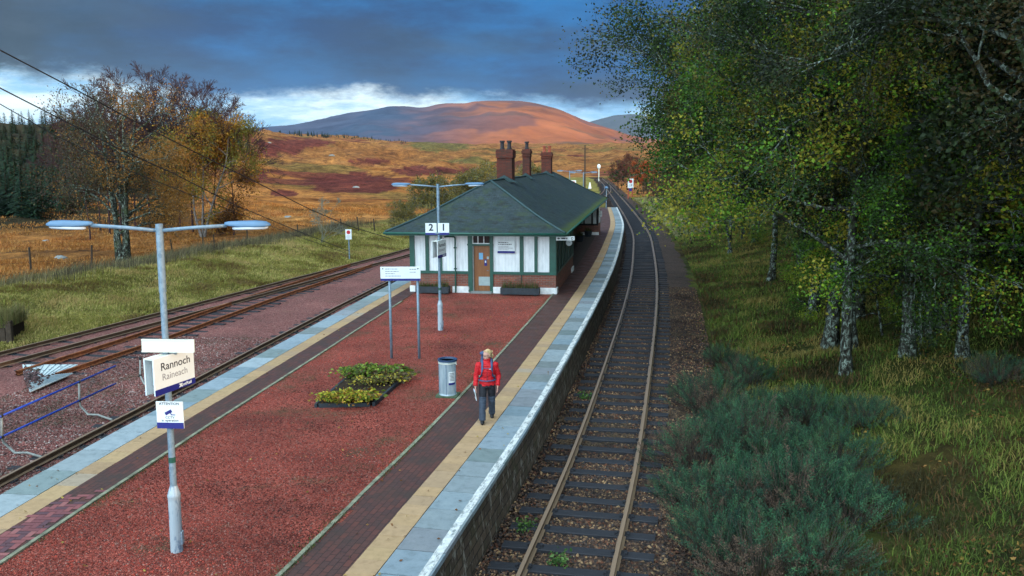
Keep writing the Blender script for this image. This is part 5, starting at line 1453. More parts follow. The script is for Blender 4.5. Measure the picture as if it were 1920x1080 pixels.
# a wide tree whose crown overhangs the track, its trunk hidden in the wood
for (x, y, k, rz, s) in ((10.8, 27.0, 1, 0.6, 1.16), (12.6, 23.6, 1, 1.5, .8), (14.5, 21, 4, 2.5, 1.15), (14.5, 30, 3, 3.5, 1.25), (19, 25, 3, .5, 1.25), (19, 34, 4, 1.3, 1.2), (24, 29, 3, 4.9, 1.25), (16, 40, 4, .9, 1.15), (21, 46, 3, 2.7, 1.2),
                        (27, 40, 4, 3.6, 1.2), (18.5, 54, 3, 5.1, 1.1), (24, 62, 4, 1.6, 1.1), (31, 54, 3, .2, 1.2), (34, 70, 4, 2.4, 1.1), (27, 78, 4, 4.2, .95), (40, 62, 3, 5.5, 1.2), (38, 48, 4, 1.1, 1.3), (29, 22, 3, 3.1, 1.2), (17, 15.5, 4, 4.0, 1.1), (15.5, 18.5, 3, .8, 1.1)):
    place(WT[k], x, y, float(tz(x, y)), rz, s, 'leafy broadleaf tree deep in the wood on the right bank', 'tree', RW)

# ---------------------------------------------------------------- golden and bare trees by the left verge
gold = [(.10, .045, .016), (.20, .085, .018), (.32, .13, .018), (.38, .18, .020), (.32, .20, .025), (.16, .15, .026)]
brn = [(.055, .034, .022), (.075, .046, .024), (.07, .068, .024), (.11, .060, .022), (.17, .10, .024), (.26, .12, .024)]
q = at(232, 492, -.95)
golden = broadleaf('golden_tree', 11.6, 5.4, 2.2, 31, brn, 62000, .125, 'lichen', stems=5, lean=(.0, 0), jit=.5, nlimb=30, trunk_r=.26, upw=.55, bias=lambda P: np.clip(P[:, 0] * .07, -.2, .3), ztop=(6.0, 10.5))
place(golden, q.x, q.y, float(tz(q.x, q.y)), 0, .92, 'broad many-stemmed tree with thin brown and olive leaves beyond the left verge', 'tree', None)
g2 = broadleaf('golden_tree', 9.6, 3.6, 1.6, 32, gold, 42000, .15, 'birch', stems=3, jit=.48, nlimb=20, trunk_r=.16, upw=.35, bias=lambda P: .08)
q = at(385, 447, -1.0); place(g2, q.x, q.y, float(tz(q.x, q.y)), .6, 1.08, 'golden-orange birch on the right-hand side of the big brown tree', 'tree', None)


def bare(name, H, Rr, seed, m='twig', stems=1, z0=.3, nlimb=12, depth=4, tr=.11, leaves=None):
    rnd = random.Random(seed); segs = []; tips = []
    for s in range(stems):
        p = Vector((rnd.uniform(-.4, .4) * (stems > 1), rnd.uniform(-.4, .4) * (stems > 1), -.3)); d = Vector((rnd.gauss(0, .05 + .2 * (stems > 1)), rnd.gauss(0, .05 + .2 * (stems > 1)), 1)).normalized(); n = 10; pts = [p]; r = tr * (.6 if stems > 1 else 1)
        for k in range(n):
            d = (d + Vector((rnd.gauss(0, .05), rnd.gauss(0, .05), .04))).normalized(); q = p + d * H / n; segs.append((*p, *q, r, r * .85)); r *= .85; p = q; pts.append(p)
        m_ = max(3, nlimb // stems)
        for k in range(m_):
            t = z0 + (1 - z0) * (k + rnd.random() * .8) / m_; i = min(int(t * n), n - 1); b = pts[i]; a = k * 2.4 + rnd.uniform(-.4, .4)
            grow(b, Vector((math.cos(a), math.sin(a), 1.05)).normalized(), tr * .33 * (1.2 - t), Rr * (1.1 - .55 * t) * .55, depth - 1, rnd, segs, tips, .13, .03, (2, 3), .42, .62, 3, 1)
    t = empty(name, (0, 0, 0)); S = np.array(segs); S[:, 6:] = np.maximum(S[:, 6:], .009)
    seg_mesh('branches', S, 4, M[m], t)
    if leaves:
        T = np.array(tips); g = np.random.default_rng(seed); idx = g.integers(0, len(T), leaves[0]); P = T[idx, :3] + g.normal(0, .22, (leaves[0], 3)); leaf_cloud(t, 'leaves', P, leaves[1], leaves[2], seed)
    return t


BT = [bare('bare_birch', 11.5, 6.2, 41, depth=5, nlimb=15, z0=.35), bare('bare_birch', 10.5, 6.6, 42, depth=5, nlimb=15, z0=.35), bare('bare_birch', 12, 5.6, 43, depth=5, nlimb=15, z0=.35)]
for i, (u, vt, Y, rz) in enumerate(((150, 200, 74, 0), (185, 155, 78, 1), (205, 140, 76, 2), (235, 145, 84, 3), (262, 133, 80, 3.6), (290, 133, 78, 4), (318, 130, 82, 5), (345, 150, 80, .5), (368, 145, 84, 5.5), (392, 150, 80, 1.5), (425, 188, 76, 2.5), (170, 185, 82, 4.4))):
    q = at_y(u, vt, Y); zg = float(tz(q.x, Y)); k = i % 3; H = (11.5, 10.5, 12)[k]
    place(BT[k], q.x, Y, zg, rz, (q.z - zg) / (H * 1.22), 'tall bare purplish birch rising behind the golden trees', 'tree', 'bare birches behind the golden trees')
SB = bare('lichen_tree', 3.4, 1.8, 51, 'greytwig', 3, .15, 14, 4, .07); q = at(606, 470, -.9)
place(SB, q.x, q.y, float(tz(q.x, q.y)), 0, .95, 'small bare grey lichen-covered tree on the moor left of the station', 'tree', None)
W1 = bare('willow_bush', 5.0, 3.0, 52, 'greytwig', 7, .1, 42, 4, .07, (6500, .10, [(.15, .13, .035), (.20, .16, .035), (.10, .11, .035), (.24, .17, .03)]))
for (u, vb, vt, Y, rz, lab) in ((800, 425, 322, 78, 0, 'thin olive-yellow bush behind the left end of the station roof'), (870, 420, 312, 86, 1.2, 'olive-yellow bush rising behind the middle of the station roof'), (905, 420, 300, 96, 2.0, 'olive bush just left of the widest chimney'), (1005, 420, 300, 110, 3.0, 'yellow-green bush between the chimneys'), (760, 440, 372, 74, 4.0, 'low olive bush at the left eaves of the station')):
    q = at_y(u, vt, Y); zg = float(tz(q.x, Y)); place(W1, q.x, Y, zg, rz, (q.z - zg) / 6.0, lab, 'bush', 'bushes behind the station')
# scrub beyond the right side of the track
SC = [bare('bare_scrub', 5.5, 3.4, 61, 'twig', 5, .12, 36, 4, .07, (2600, .13, [(.11, .035, .018), (.16, .05, .02), (.09, .05, .03)])),
      bare('bare_scrub', 5.5, 3.4, 62, 'twig', 5, .12, 36, 4, .07, (7000, .14, [(.32, .070, .018), (.38, .10, .02), (.26, .06, .02)])),
      bare('bare_scrub', 5.5, 3.4, 63, 'twig', 6, .12, 40, 4, .07, (2200, .12, [(.07, .08, .025), (.10, .07, .03)]))]
for (u, vt, Y, k) in ((1160, 300, 190, 0), (1180, 288, 200, 0), (1205, 300, 165, 1), (1232, 302, 150, 1), (1258, 318, 140, 0), (1222, 330, 125, 2), (1250, 335, 118, 2), (1280, 300, 130, 0), (1300, 325, 108, 2), (1318, 290, 112, 0), (1345, 310, 100, 0), (1275, 350, 100, 2), (1150, 322, 230, 2), (1330, 350, 92, 2), (1370, 300, 105, 0), (1385, 340, 88, 2)):
    q = at_y(u, vt, Y); zg = float(tz(q.x, Y)); place(SC[k], q.x, Y, zg, u * .7, max((q.z - zg) / 6.6, .35), ('bare purple-grey scrub tree right of the far track', 'orange-red leafed scrub tree right of the far track', 'low dull olive scrub bush right of the far track')[k], 'scrub', ('bare scrub beyond the track', 'orange scrub beyond the track', 'olive scrub beyond the track')[k])


# ---------------------------------------------------------------- spruces
def spruce(seed, H=12.0, Rb=2.1):
    g = np.random.default_rng(seed); V = []; C_ = []
    for k in range(26):
        t = k / 26; z = H * (.06 + .94 * t); Rw = Rb * (1 - t) ** .85 * g.uniform(.8, 1.15) + .06; nb = int(13 - 6 * t)
        for j in range(nb):
            a = g.uniform(0, 6.283); L = Rw * g.uniform(.7, 1.2); c, s = math.cos(a), math.sin(a)
            for m_ in range(4):
                f0 = m_ / 4; f1 = (m_ + 1.35) / 4; w = .30 * (1 - f0 * .7) * (1 - t * .5); dr = -.45 * L; sw = g.normal(0, .10)
                p0 = np.array([c * L * f0, s * L * f0, z + dr * f0 ** 1.3]); p1 = np.array([c * L * f1 - s * sw, s * L * f1 + c * sw, z + dr * min(f1, 1.1) ** 1.3 - g.uniform(0, .18)])
                n_ = np.array([-s, c, 0]) * w; V += [p0 - n_, p0 + n_ * .9 + [0, 0, -.14], p1]; cc = np.array([(.007, .022, .011), (.011, .034, .014), (.018, .046, .018), (.008, .028, .016)][g.integers(4)]) * g.uniform(.7, 1.4); C_ += [cc] * 3
    V = np.array(V); t = empty('spruce_tree', (0, 0, 0)); npm('crown', V, np.arange(len(V)).reshape(-1, 3), M['needle'], t, np.array(C_))
    seg_mesh('trunk', [(0, 0, -.5, 0, 0, H * .97, .16, .02)], 6, M['bark'], t); return t


SP = [spruce(s, 12, r) for s, r in ((1, 2.2), (2, 1.8), (3, 2.6))]
rnd = random.Random(5); k = 0
for row, (Yr, n, u0, u1, vt, jitv) in enumerate(((310, 50, -60, 470, 206, 8), (255, 42, -60, 440, 220, 10), (200, 40, -80, 400, 240, 12), (160, 36, -80, 350, 262, 12), (128, 28, -80, 270, 285, 14), (108, 26, -80, 165, 303, 14), (98, 20, -80, 122, 328, 14))):
    for i in range(n):
        u = u0 + (u1 - u0) * (i + rnd.uniform(.1, .9)) / n; Y = Yr * rnd.uniform(.93, 1.07); q = at_y(u, vt + rnd.gauss(0, jitv * .6) + (12 if u > 330 else 0) * (row < 3) + max(0, u - 330) * .16 * (row == 0), Y); zg = float(tz(q.x, Y))
        h = max(q.z - zg, 4.0); h = min(h, 15); pr = SP[rnd.randrange(3)]
        o = place(pr, q.x, Y, zg, rnd.uniform(0, 6), h / 12, 'dark green spruce in the plantation at the left', 'tree', 'spruces of the left plantation'); w_ = max(h / 12, .6) * 1.25; o.scale = (w_, w_, h / 12)
# far conifer line on the moor crest
g = np.random.default_rng(3); V = []
for i in range(230):
    u = 430 + 345 * g.random() ** 1.1; Y = g.uniform(850, 1100); x = (u - 960) / FPX * Y; z = float(tz(x, Y)); h = g.uniform(2.5, 6) * (1 - .5 * max(0, (u - 600) / 180)); w = h * .22
    a = g.uniform(0, 3)
    for kk in range(3):
        c, s = math.cos(a + kk * 1.05) * w, math.sin(a + kk * 1.05) * w; V += [(x - c, Y - s, z - 1), (x + c, Y + s, z - 1), (x + g.normal(0, .2), Y, z + h)]
o = npm('conifer_line', np.array(V), np.arange(len(V)).reshape(-1, 3), M['needle'], None, np.tile([[.012, .028, .022]], (len(V), 1))); stuff(o, 'far line of tiny dark conifers along the moor crest', 'woodland')


# ---------------------------------------------------------------- gorse on the right bank
def gorse(seed, Rr=1.0, H=1.0, n=230):
    """irregular bush of plumes; each plume carries side twigs set with short needles"""
    g = np.random.default_rng(seed); V = []; C_ = []; segs = []
    cols = [(.014, .044, .026), (.022, .070, .036), (.034, .100, .046), (.010, .034, .022), (.056, .125, .052)]
    nz = lambda v: v / (np.linalg.norm(v) + 1e-9)
    for i in range(n):
        a = g.uniform(0, 6.283); rr = Rr * math.sqrt(g.random()) * (1 + .5 * float(fbm(math.cos(a) * 1.5 + seed, math.sin(a) * 1.5, 2, seed)))
        bx, by = math.cos(a) * rr, math.sin(a) * rr; lump = float(fbm(bx * 1.7, by * 1.7, 3, seed))
        dead = float(fbm(bx * 1.6 + 9, by * 1.6, 2, seed + 3)) + g.normal(0, .06) > .13
        hx = H * (1 - .6 * min(1, rr / Rr) ** 2) * (.55 + .9 * (lump + .5)) * g.uniform(.7, 1.1); L = g.uniform(.22, .52)
        b = np.array([bx, by, max(hx - L * .5, .02)]); d = nz(np.array([bx / Rr * .9 + g.normal(0, .35), by / Rr * .9 + g.normal(0, .35), .95])); e = nz(np.cross(d, [0, 0, 1.])); f = np.cross(d, e)
        c0 = np.array((.11, .070, .048) if dead else cols[min(4, max(0, int((lump + .5) * 5 + g.normal(0, 1))))]) * g.uniform(.75, 1.25)
        tip = b + d * L; segs.append((*b, *tip, .005, .002)); segs.append((b[0] * .4, b[1] * .4, 0, *b, .009, .005))
        nb = int(9 + L * 22)
        for k in range(nb):
            t = (k + .5) / nb; p = b + d * L * t; q = k * 2.4 + g.normal(0, .3); o_ = e * math.cos(q) + f * math.sin(q); bl = (.115 * (1 - t) ** .7 + .035) * g.uniform(.6, 1.2); td = nz(o_ + d * 1.0 + [0, 0, .25])
            nn_ = 5 if dead else 9
            for j in range(nn_):
                u_ = (j + .3) / nn_; pp = p + td * bl * u_; r_ = nz(g.normal(0, 1, 3) + td * .9); w = nz(np.cross(r_, td)) * .0042; l_ = g.uniform(.018, .034)
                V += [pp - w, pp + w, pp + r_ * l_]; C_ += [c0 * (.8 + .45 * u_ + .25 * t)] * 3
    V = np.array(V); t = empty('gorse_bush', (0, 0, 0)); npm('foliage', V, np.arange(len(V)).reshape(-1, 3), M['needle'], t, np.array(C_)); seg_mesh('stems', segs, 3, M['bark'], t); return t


GB = [gorse(s, 1.05, h) for s, h in ((1, 1.0), (2, 1.2), (3, .85))]
for i, (u, v, s, lab) in enumerate(((1330, 745, 1.0, 'gorse bush nearest the track at mid height of its clump'), (1400, 700, .8, 'small dark gorse bush at the far end of the clump'), (1500, 770, 1.0, 'gorse bush below the nearest leaning trunk'), (1310, 850, 1.05, 'gorse bush leaning over the sleeper ends, left edge of the clump'),
                                    (1420, 850, 1.1, 'large gorse bush in the middle of the clump'), (1560, 850, .95, 'pale-tipped gorse bush at the right of the clump, brown stems showing'), (1360, 960, 1.05, 'gorse bush beside the ballast, second nearest the camera on the left'), (1480, 950, 1.05, 'dense gorse bush in the nearer middle of the clump'),
                                    (1590, 960, .9, 'feathery gorse bush at the near right of the clump'), (1420, 1060, 1.0, 'gorse bush cut by the bottom edge of the picture'), (1355, 660, .6, 'lowest far gorse sprig beside the grass strip'), (1620, 770, .75, 'brown-stemmed low gorse bush right of the leaning trunk'), (1870, 690, .7, 'dark low bush alone on the bank near the right margin'),
        (1370, 800, .85, 'brown-flecked gorse bush filling the left middle of the clump'), (1475, 860, .85, 'gorse bush wedged between the middle ones of the clump'), (1300, 920, .75, 'small gorse bush beside the sleeper ends, nearer half of the clump'), (1540, 920, .85, 'gorse bush with brown centre right of the clump middle'), (1420, 910, .9, 'round gorse bush at the heart of the clump'), (1530, 1040, .8, 'gorse bush at the bottom edge, right of the other'), (1340, 1020, .7, 'gorse bush at the bottom edge beside the ballast'), (1440, 760, .8, 'gorse bush between the far sprigs and the large middle bush'))):
    for Y in np.arange(8, 60, .1):
        q = at_y(u, v + 25, float(Y))
        if q.z <= float(tz(q.x, q.y)): break
    place(GB[i % 3], q.x, q.y, float(tz(q.x, q.y)) - .03, i * 1.3, s, lab, 'gorse bush', 'gorse bushes on the right bank')


# ---------------------------------------------------------------- grass
def grass(name, x, y, h, w, cols, seed, label, lean=.45, mat='blade', wild=.8, tint=None):
    g = np.random.default_rng(seed); n = len(x); z = tz(x, y); a = g.uniform(0, 6.28, n); dx, dy = np.cos(a), np.sin(a); ln = np.abs(g.normal(0, lean, n)) + .1
    b = fbm(x / 1.5, y / 1.5, 2, 4) * 7 + g.normal(0, wild, n); lx, ly = np.cos(b) * ln * h, np.sin(b) * ln * h
    P = np.stack([x, y, z - .03], 1); W_ = np.stack([dx * w, dy * w, 0 * w], 1); mid = P + np.stack([lx * .35, ly * .35, h * .62], 1); tip = P + np.stack([lx, ly, h * (1 - .25 * ln)], 1)
    V = np.stack([P - W_, P + W_, mid + W_ * .7, mid - W_ * .7, tip], 1).reshape(-1, 3); base = np.arange(n)[:, None] * 5
    c = np.array(cols); k = np.clip(((fbm(x / 1.8, y / 1.8, 3, seed) * 1.8 + .5 + (tint(x, y) if tint else 0)) * len(c) + g.normal(0, .9, n)).astype(int), 0, len(c) - 1); cc = c[k] * g.uniform(.7, 1.3, (n, 1))
    o = npm(name, V, [base + np.array([[0, 1, 2, 3]]), base + np.array([[3, 2, 4]])], M[mat], None, np.repeat(cc, 5, 0)); return stuff(o, label, 'grass')


g = np.random.default_rng(14); n = 230000
Y = 9 * (75 / 9) ** g.uniform(0, 1, n); d = 2.9 + 26 * g.random(n) ** 1.5; x = T1(Y) + d; keep = (fbm(x / .8, Y / .8, 3, 6) > -.22) & ((d > 3.4) | (g.random(n) < .5)); x, Y = x[keep], Y[keep]
dist = np.hypot(x, Y)
grass('bank_grass', x, Y, g.uniform(.06, .20, len(x)) * (.6 + 1.4 * (fbm(x / 1.1, Y / 1.1, 3, 8) + .5)), .0022 + dist * .00042, [(.045, .040, .014), (.115, .065, .023), (.065, .095, .019), (.105, .160, .024), (.165, .195, .036), (.25, .20, .055)], 1, 'rough green and brown grass covering the right bank', .8, wild=2.2, tint=lambda x, y: .32 * np.exp(-((x - T1(y) - 8) / 5) ** 2) * ss(15, 24, y) - .10)  # tint paints light from the canopy gap into the mid-bank grass
n = 26000; Y = 10 * (60 / 10) ** g.uniform(0, 1, n); x = T1(Y) + 3.4 + 22 * g.random(n) ** 1.2; keep = fbm(x / 2.4, Y / 2.4, 3, 60) > .02; x, Y = x[keep], Y[keep]
P = np.stack([x, Y, tz(x, Y) + g.uniform(.02, .12, len(x))], 1); o = leaf_cloud(None, 'leaf_litter', P, .045, [(.16, .07, .022), (.22, .11, .03), (.10, .05, .02), (.28, .17, .04)], 61, flat=.25); stuff(o, 'brown and yellow fallen leaves lying on the right bank', 'fallen leaves')
n = 5200; Y = 10 * 3.6 ** g.uniform(0, 1, n); sd = g.random(n) < .72; xr_, _ = T1.off(Y, K1 - .05 - np.abs(g.normal(0, .10, n))); xl_, _ = T2.off(Y, K2 + .05 + np.abs(g.normal(0, .06, n))); x = np.where(sd, xr_, xl_); keep = fbm(x, Y / 1.6, 3, 33) > -.02; x, Y = x[keep], Y[keep]; m_ = len(x); h = g.uniform(.015, .05, m_); a = g.uniform(0, 6.28, m_)
V = np.stack([np.stack([x - np.cos(a) * .006, Y - np.sin(a) * .006, x * 0], 1), np.stack([x + np.cos(a) * .006, Y + np.sin(a) * .006, x * 0], 1), np.stack([x + g.normal(0, .02, m_), Y + g.normal(0, .02, m_), h], 1)], 1).reshape(-1, 3)
stuff(npm('kerb_grass', V, np.arange(m_ * 3).reshape(-1, 3), M['blade'], None, np.repeat(np.array([(.06, .09, .02), (.09, .10, .03), (.05, .06, .02)])[g.integers(0, 3, m_)], 3, 0)), 'sparse moss and grass growing along the gravel side of the kerbs', 'grass')
n = 420; Y = 10 * 9 ** g.uniform(0, 1, n); t = g.random(n); xr_, _ = T1.off(Y, -1.7); xl_, _ = T2.off(Y, 1.7); x = xl_ * (1 - t) + xr_ * t; keep = Y < 36; P = np.stack([x, Y, x * 0 + .02], 1)[keep]
stuff(leaf_cloud(None, 'fallen_leaves', P, .032, [(.30, .16, .04), (.20, .09, .03), (.36, .27, .06), (.14, .06, .025)], 62, flat=.2), 'small yellow and brown leaves blown across the platform', 'fallen leaves')
n = 150000; Y = 27 * (80 / 27) ** g.uniform(0, 1, n); e = 13.5 * g.random(n); x = S1(np.clip(Y, 0, 145)) - 1.7 - e; wv = fbm(x / 1.2, Y / 1.2, 3, 16) + .5
grass('verge_grass', x, Y, (.07 + .18 * wv) * (1 + 1.3 * ss(6, 9, e)) * g.uniform(.6, 1.3, n), .003 + np.hypot(x, Y) * .00032, [(.15, .10, .032), (.24, .20, .045), (.20, .21, .042), (.40, .34, .11), (.28, .26, .065), (.38, .28, .10)], 2, 'short green and straw grass on the verge left of the sidings', .6)
n = 16000; Y = 40 + 38 * g.random(n) ** .8; e = g.normal(9.2, 1.1, n); x = S1(np.clip(Y, 0, 145)) - 1.7 - e
grass('tall_stems', x, Y, g.uniform(.45, 1.15, n), .010 + 0 * x, [(.09, .075, .05), (.15, .13, .07), (.24, .20, .10), (.10, .10, .045), (.06, .045, .035)], 3, 'tall dead stems standing along the left fence', .25)
n = 80000; Y = 45 * (120 / 45) ** g.uniform(0, 1, n); x = S1(np.clip(Y, 0, 145)) - 14 - g.random(n) ** 1.3 * (25 + Y * .55); keep = fbm(x / 5, Y / 5, 3, 26) > -.12; x, Y = x[keep], Y[keep]
grass('moor_grass', x, Y, g.uniform(.12, .30, len(x)), .010 + Y * .00040, [(.30, .115, .03), (.36, .15, .036), (.42, .19, .048), (.46, .24, .07), (.30, .14, .04)], 4, 'orange-brown tussock grass of the near moor', .5)
n = 1500; Y = 60 + 50 * g.random(n); x = T1(Y) - 2.6 - g.random(n) * 1.2
n = 9000; Y = 73 + 75 * g.random(n); e = 2.9 + 9 * g.random(n) ** 1.4; x = T1(Y) + e
grass('pale_grass', x, Y, g.uniform(.2, .5, n), .012 + Y * .0003, [(.20, .20, .09), (.28, .25, .12), (.16, .18, .05)], 5, 'pale straw grass along the far right side of the track', .5)
n = 7000; Y = 76 + 34 * g.random(n); x0_, _ = T2.off(Y, 2.); x1_, _ = T1.off(Y, -6.2); x = x0_ + (x1_ - x0_) * g.random(n)
# small weeds by the track
for (u, v, lab) in ((1047, 1058, 'small green weed between the rails near the bottom of the picture'), (1097, 748, 'green weed tuft between the platform wall and the left rail'), (985, 992, 'dark weed tuft below the platform wall')):
    q = at(u, v, -1.03); t = empty('weed', q, 0, lab, 'weed'); g_ = np.random.default_rng(u); P = g_.normal(0, .09, (110, 3)); P[:, 2] = np.abs(P[:, 2]) * 1.1; leaf_cloud(t, 'leaves', P, .04, [(.08, .16, .03), (.05, .12, .03), (.10, .18, .05)], u)


# ---------------------------------------------------------------- fences
def fence(name, pts, label, hgt=1.15, m='wood', wires=3, r=.045):
    t = empty(name, pts[0], 0, label, 'fence'); o0 = Vector(pts[0])
    for p in pts:
        b = MB(); b.box(-r, r, -r, r, -.3, hgt * random.uniform(.9, 1.1)); o = b.build('post', M[m], t); o.location = Vector(p) - o0; o.rotation_euler = (random.uniform(-.08, .08), random.uniform(-.09, .09), random.uniform(0, 1))
    for k in range(wires):
        b = MB(); z = hgt * (.35 + .27 * k); b.tube([Vector(p) - o0 + Vector((0, 0, z)) for p in pts], .006, 3); b.build('wire', M['black'], t)


fp = []
for (u, v, Y) in ((-60, 515, 50), (58, 506, 52), (172, 496, 55), (325, 486, 58.5), (382, 474, 60), (402, 465, 64), (464, 463, 66), (560, 458, 68), (641, 450, 70), (673, 450, 71.5), (703, 447, 73), (740, 440, 76)):
    q = at_y(u, v, Y); fp.append(Vector((q.x, Y, float(tz(q.x, Y)))))
fence('wire_fence', fp, 'post and wire fence between the green verge and the orange moor', 1.25)
fp = []
for k in range(34):
    Y = 108 - k * 1.35; x = float(T1(Y)) + 7.6 + .4 * math.sin(k * .7); fp.append(Vector((x, Y, float(tz(x, Y)))))
fence('picket_fence', fp, 'dark picket fence between the pale grass and the wood on the right', 1.3, 'darkwood', 2, .05)
# rocks on the moor
rk = random.Random(8)
for (u, v, s, lab) in ((540, 408, .4, 'grey boulder on the moor, above the right-hand lamp head'), (622, 292, 1.1, 'pale rock outcrop high on the moor, between the maroon patches'), (668, 352, .6, 'small pale boulder in the largest maroon heather patch'), (505, 268, .8, 'pale rock near the crest of the moor by the golden tree'), (86, 453, .3, 'small white stone on the moor at the far left'), (113, 485, .4, 'low grey boulder on the moor behind the left fence posts')):
    for Y in np.arange(50, 900, 1.0):
        q = at_y(u, v, float(Y))
        if q.z <= float(tz(q.x, q.y)): break
    import bmesh
    bm = bmesh.new(); bmesh.ops.create_icosphere(bm, subdivisions=3, radius=1)
    for vv in bm.verts:
        c = vv.co; f = 1 + .55 * float(fbm(c.x * 1.7 + u, c.y * 1.7 + c.z * 2, 3, 4)); vv.co = Vector((c.x * s * 1.2 * f, c.y * s * f, c.z * s * .55 * f))
    me = bpy.data.meshes.new('boulder'); bm.to_mesh(me); bm.free(); me.materials.append(M['step']); o = bpy.data.objects.new('boulder', me); COL.objects.link(o); o.location = (q.x, q.y, q.z); tag(o, lab, 'boulder', 'boulders on the moor')


# ================================================================== PERSON
def folds(o, amp):
    me = o.data; n = len(me.vertices); co = np.empty(n * 3, np.float32); no = np.empty(n * 3, np.float32); me.vertices.foreach_get('co', co); me.vertices.foreach_get('normal', no)
    co = co.reshape(-1, 3); no = no.reshape(-1, 3); a = fbm(co[:, 0] * 9 + co[:, 2] * 5, co[:, 2] * 26 + co[:, 1] * 6, 3, 4); f = (.5 - np.abs(a) * 3.2)
    co = co + no * (f * amp)[:, None]; me.vertices.foreach_set('co', co.ravel()); me.update(); return o


def person():
    t = empty('person', (-.55, 18.15, 0), R(3), 'woman walking toward the camera in a red jacket with a backpack, looking to the left', 'person')
    hp_, kn, ak = (-.085, 0, .82), (-.105, -.10, .45), (-.115, -.17, .09)
    hp2, kn2, ak2 = (.085, 0, .82), (.10, .06, .45), (.105, .27, .13)
    sh, el, wr = (-.175, 0, 1.24), (-.235, .03, .99), (-.255, -.05, .78)
    sh2, el2, wr2 = (.175, 0, 1.24), (.245, .06, .99), (.225, -.09, .79)
    hz = R(-42)                                                     # head turned to the viewer's left
    # --- body
    b = MB()
    b.loft([(0, 0, .78, .14, .095), (0, 0, .90, .135, .09), (0, 0, 1.0, .115, .08), (0, -.01, 1.14, .135, .09), (0, 0, 1.25, .15, .08), (0, .005, 1.29, .08, .06), (0, -.005, 1.40, .048, .05)], 16)
    for (h, k, a) in ((hp_, kn, ak), (hp2, kn2, ak2)):
        b.tube([h, k, a], [.075, .050, .036], 10); b.tube([(a[0], a[1] + .03, a[2] - .02), (a[0], a[1], a[2] - .03), (a[0], a[1] - .03, a[2] - .035)], [.030, .030, .022], 8)
    for (s, e, w) in ((sh, el, wr), (sh2, el2, wr2)):
        b.ball(s, .055, 10, 8); b.tube([s, e, w], [.045, .034, .023], 10)
    def hand(w, sx, curl):
        x, y, z = w; b.loft([(x, y, z - .085, .013, .036), (x, y, z - .045, .014, .040), (x, y, z + .01, .020, .024)], 10)
        for i, (oy, L) in enumerate(((-.030, .060), (-.010, .070), (.010, .066), (.030, .052))):
            p0 = (x, y + oy, z - .078); p1 = (x - sx * curl * .3, y + oy * 1.05, z - .078 - L * .5); p2 = (x - sx * curl, y + oy * 1.05, z - .078 - L * .9); b.tube([p0, p1, p2], [.0085, .0078, .0065], 6)
        b.tube([(x, y - .028, z - .02), (x - sx * .012, y - .055, z - .05), (x - sx * .018, y - .060, z - .085)], [.010, .009, .0075], 6)
    hand(wr, -1, .030); hand(wr2, 1, .025)
    Rh = Matrix.Translation((0, -.01, 1.46)) @ Matrix.Rotation(hz, 4, 'Z') @ Matrix.Rotation(R(4), 4, 'X')
    hb = MB(); hb.M = Rh
    hb.ball((0, .01, .02), (.073, .092, .098), 16, 12); hb.loft([(0, -.035, -.095, .030, .030), (0, -.025, -.06, .055, .062), (0, -.01, 0, .066, .080)], 14)
    hb.add(*[(lambda q: (q.v, q.f))(MB().prism([(-.012, -.03), (.012, -.03), (.006, .018), (-.006, .018)], 'y', -.104, -.07))][0])
    for s in (-1, 1): hb.ball((s * .074, .01, -.005), (.010, .018, .028), 8, 6)
    hb.tube([(-.022, -.088, -.048), (0, -.093, -.048), (.022, -.088, -.048)], .008, 6)
    b.add(hb.v, hb.f)
    remesh(b, 'body', M['skin'], t, .0045, 3)
    fm = Rh
    def hpart(name, fn, m, smooth=True):
        q = MB(); q.M = fm; fn(q); return q.build(name, m, t, smooth=smooth)
    for s in (-1, 1): hpart('eye', lambda q: q.ball((s * .028, -.083, .008), (.010, .006, .006), 8, 6), M['ink'])
    hpart('mouth', lambda q: q.tube([(-.020, -.0995, -.048), (.020, -.0995, -.048)], .0035, 6), plain('lips', (.36, .09, .08), .5, .1))
    def gl(q):
        for s in (-1, 1):
            q.tube([(s * .030 + .021 * math.cos(a), -.102, .006 + .014 * math.sin(a)) for a in [k * math.pi / 6 for k in range(13)]], .0028, 5); q.tube([(s * .05, -.10, .008), (s * .077, .0, .008)], .0025, 5)
        q.tube([(-.009, -.104, .008), (.009, -.104, .008)], .0025, 5)
    hpart('glasses', gl, M['ink'])
    h = MB(); h.M = Rh; h.ball((0, .036, .042), (.084, .088, .088), 16, 12); h.ball((0, .07, -.01), (.066, .045, .075), 12, 8)
    h.tube([(0, .10, .05), (.012, .155, .04), (.015, .165, -.04), (.01, .15, -.12)], [.028, .036, .030, .008], 8)
    h.tube([(-.062, -.02, .080), (0, -.056, .098), (.062, -.02, .080)], [.016, .018, .016], 8)
    remesh(h, 'hair', M['hair'], t, .007, 2)
    # --- jacket
    j = MB(); j.loft([(0, .0, .80, .168, .118), (0, 0, .86, .172, .122), (0, 0, .97, .150, .108), (0, -.012, 1.12, .168, .122), (0, -.004, 1.24, .175, .105), (0, .0, 1.30, .105, .080), (0, -.004, 1.345, .072, .068), (0, -.008, 1.385, .072, .070)], 20)
    for (s, e, w) in ((sh, el, wr), (sh2, el2, wr2)): j.ball(s, .074, 10, 8); j.tube([s, e, (w[0], w[1], w[2] + .02)], [.070, .056, .046], 12)
    j.tube([(-.06, .055, 1.32), (0, .085, 1.31), (.06, .055, 1.32)], [.03, .036, .03], 8)
    jk = remesh(j, 'jacket', M['jacket'], t, .007, 3); folds(jk, .018)
    b = MB(); b.tube([(0, -.125, .90), (0, -.136, 1.10), (0, -.108, 1.26)], .004, 4); b.build('zip', M['ink'], jk)
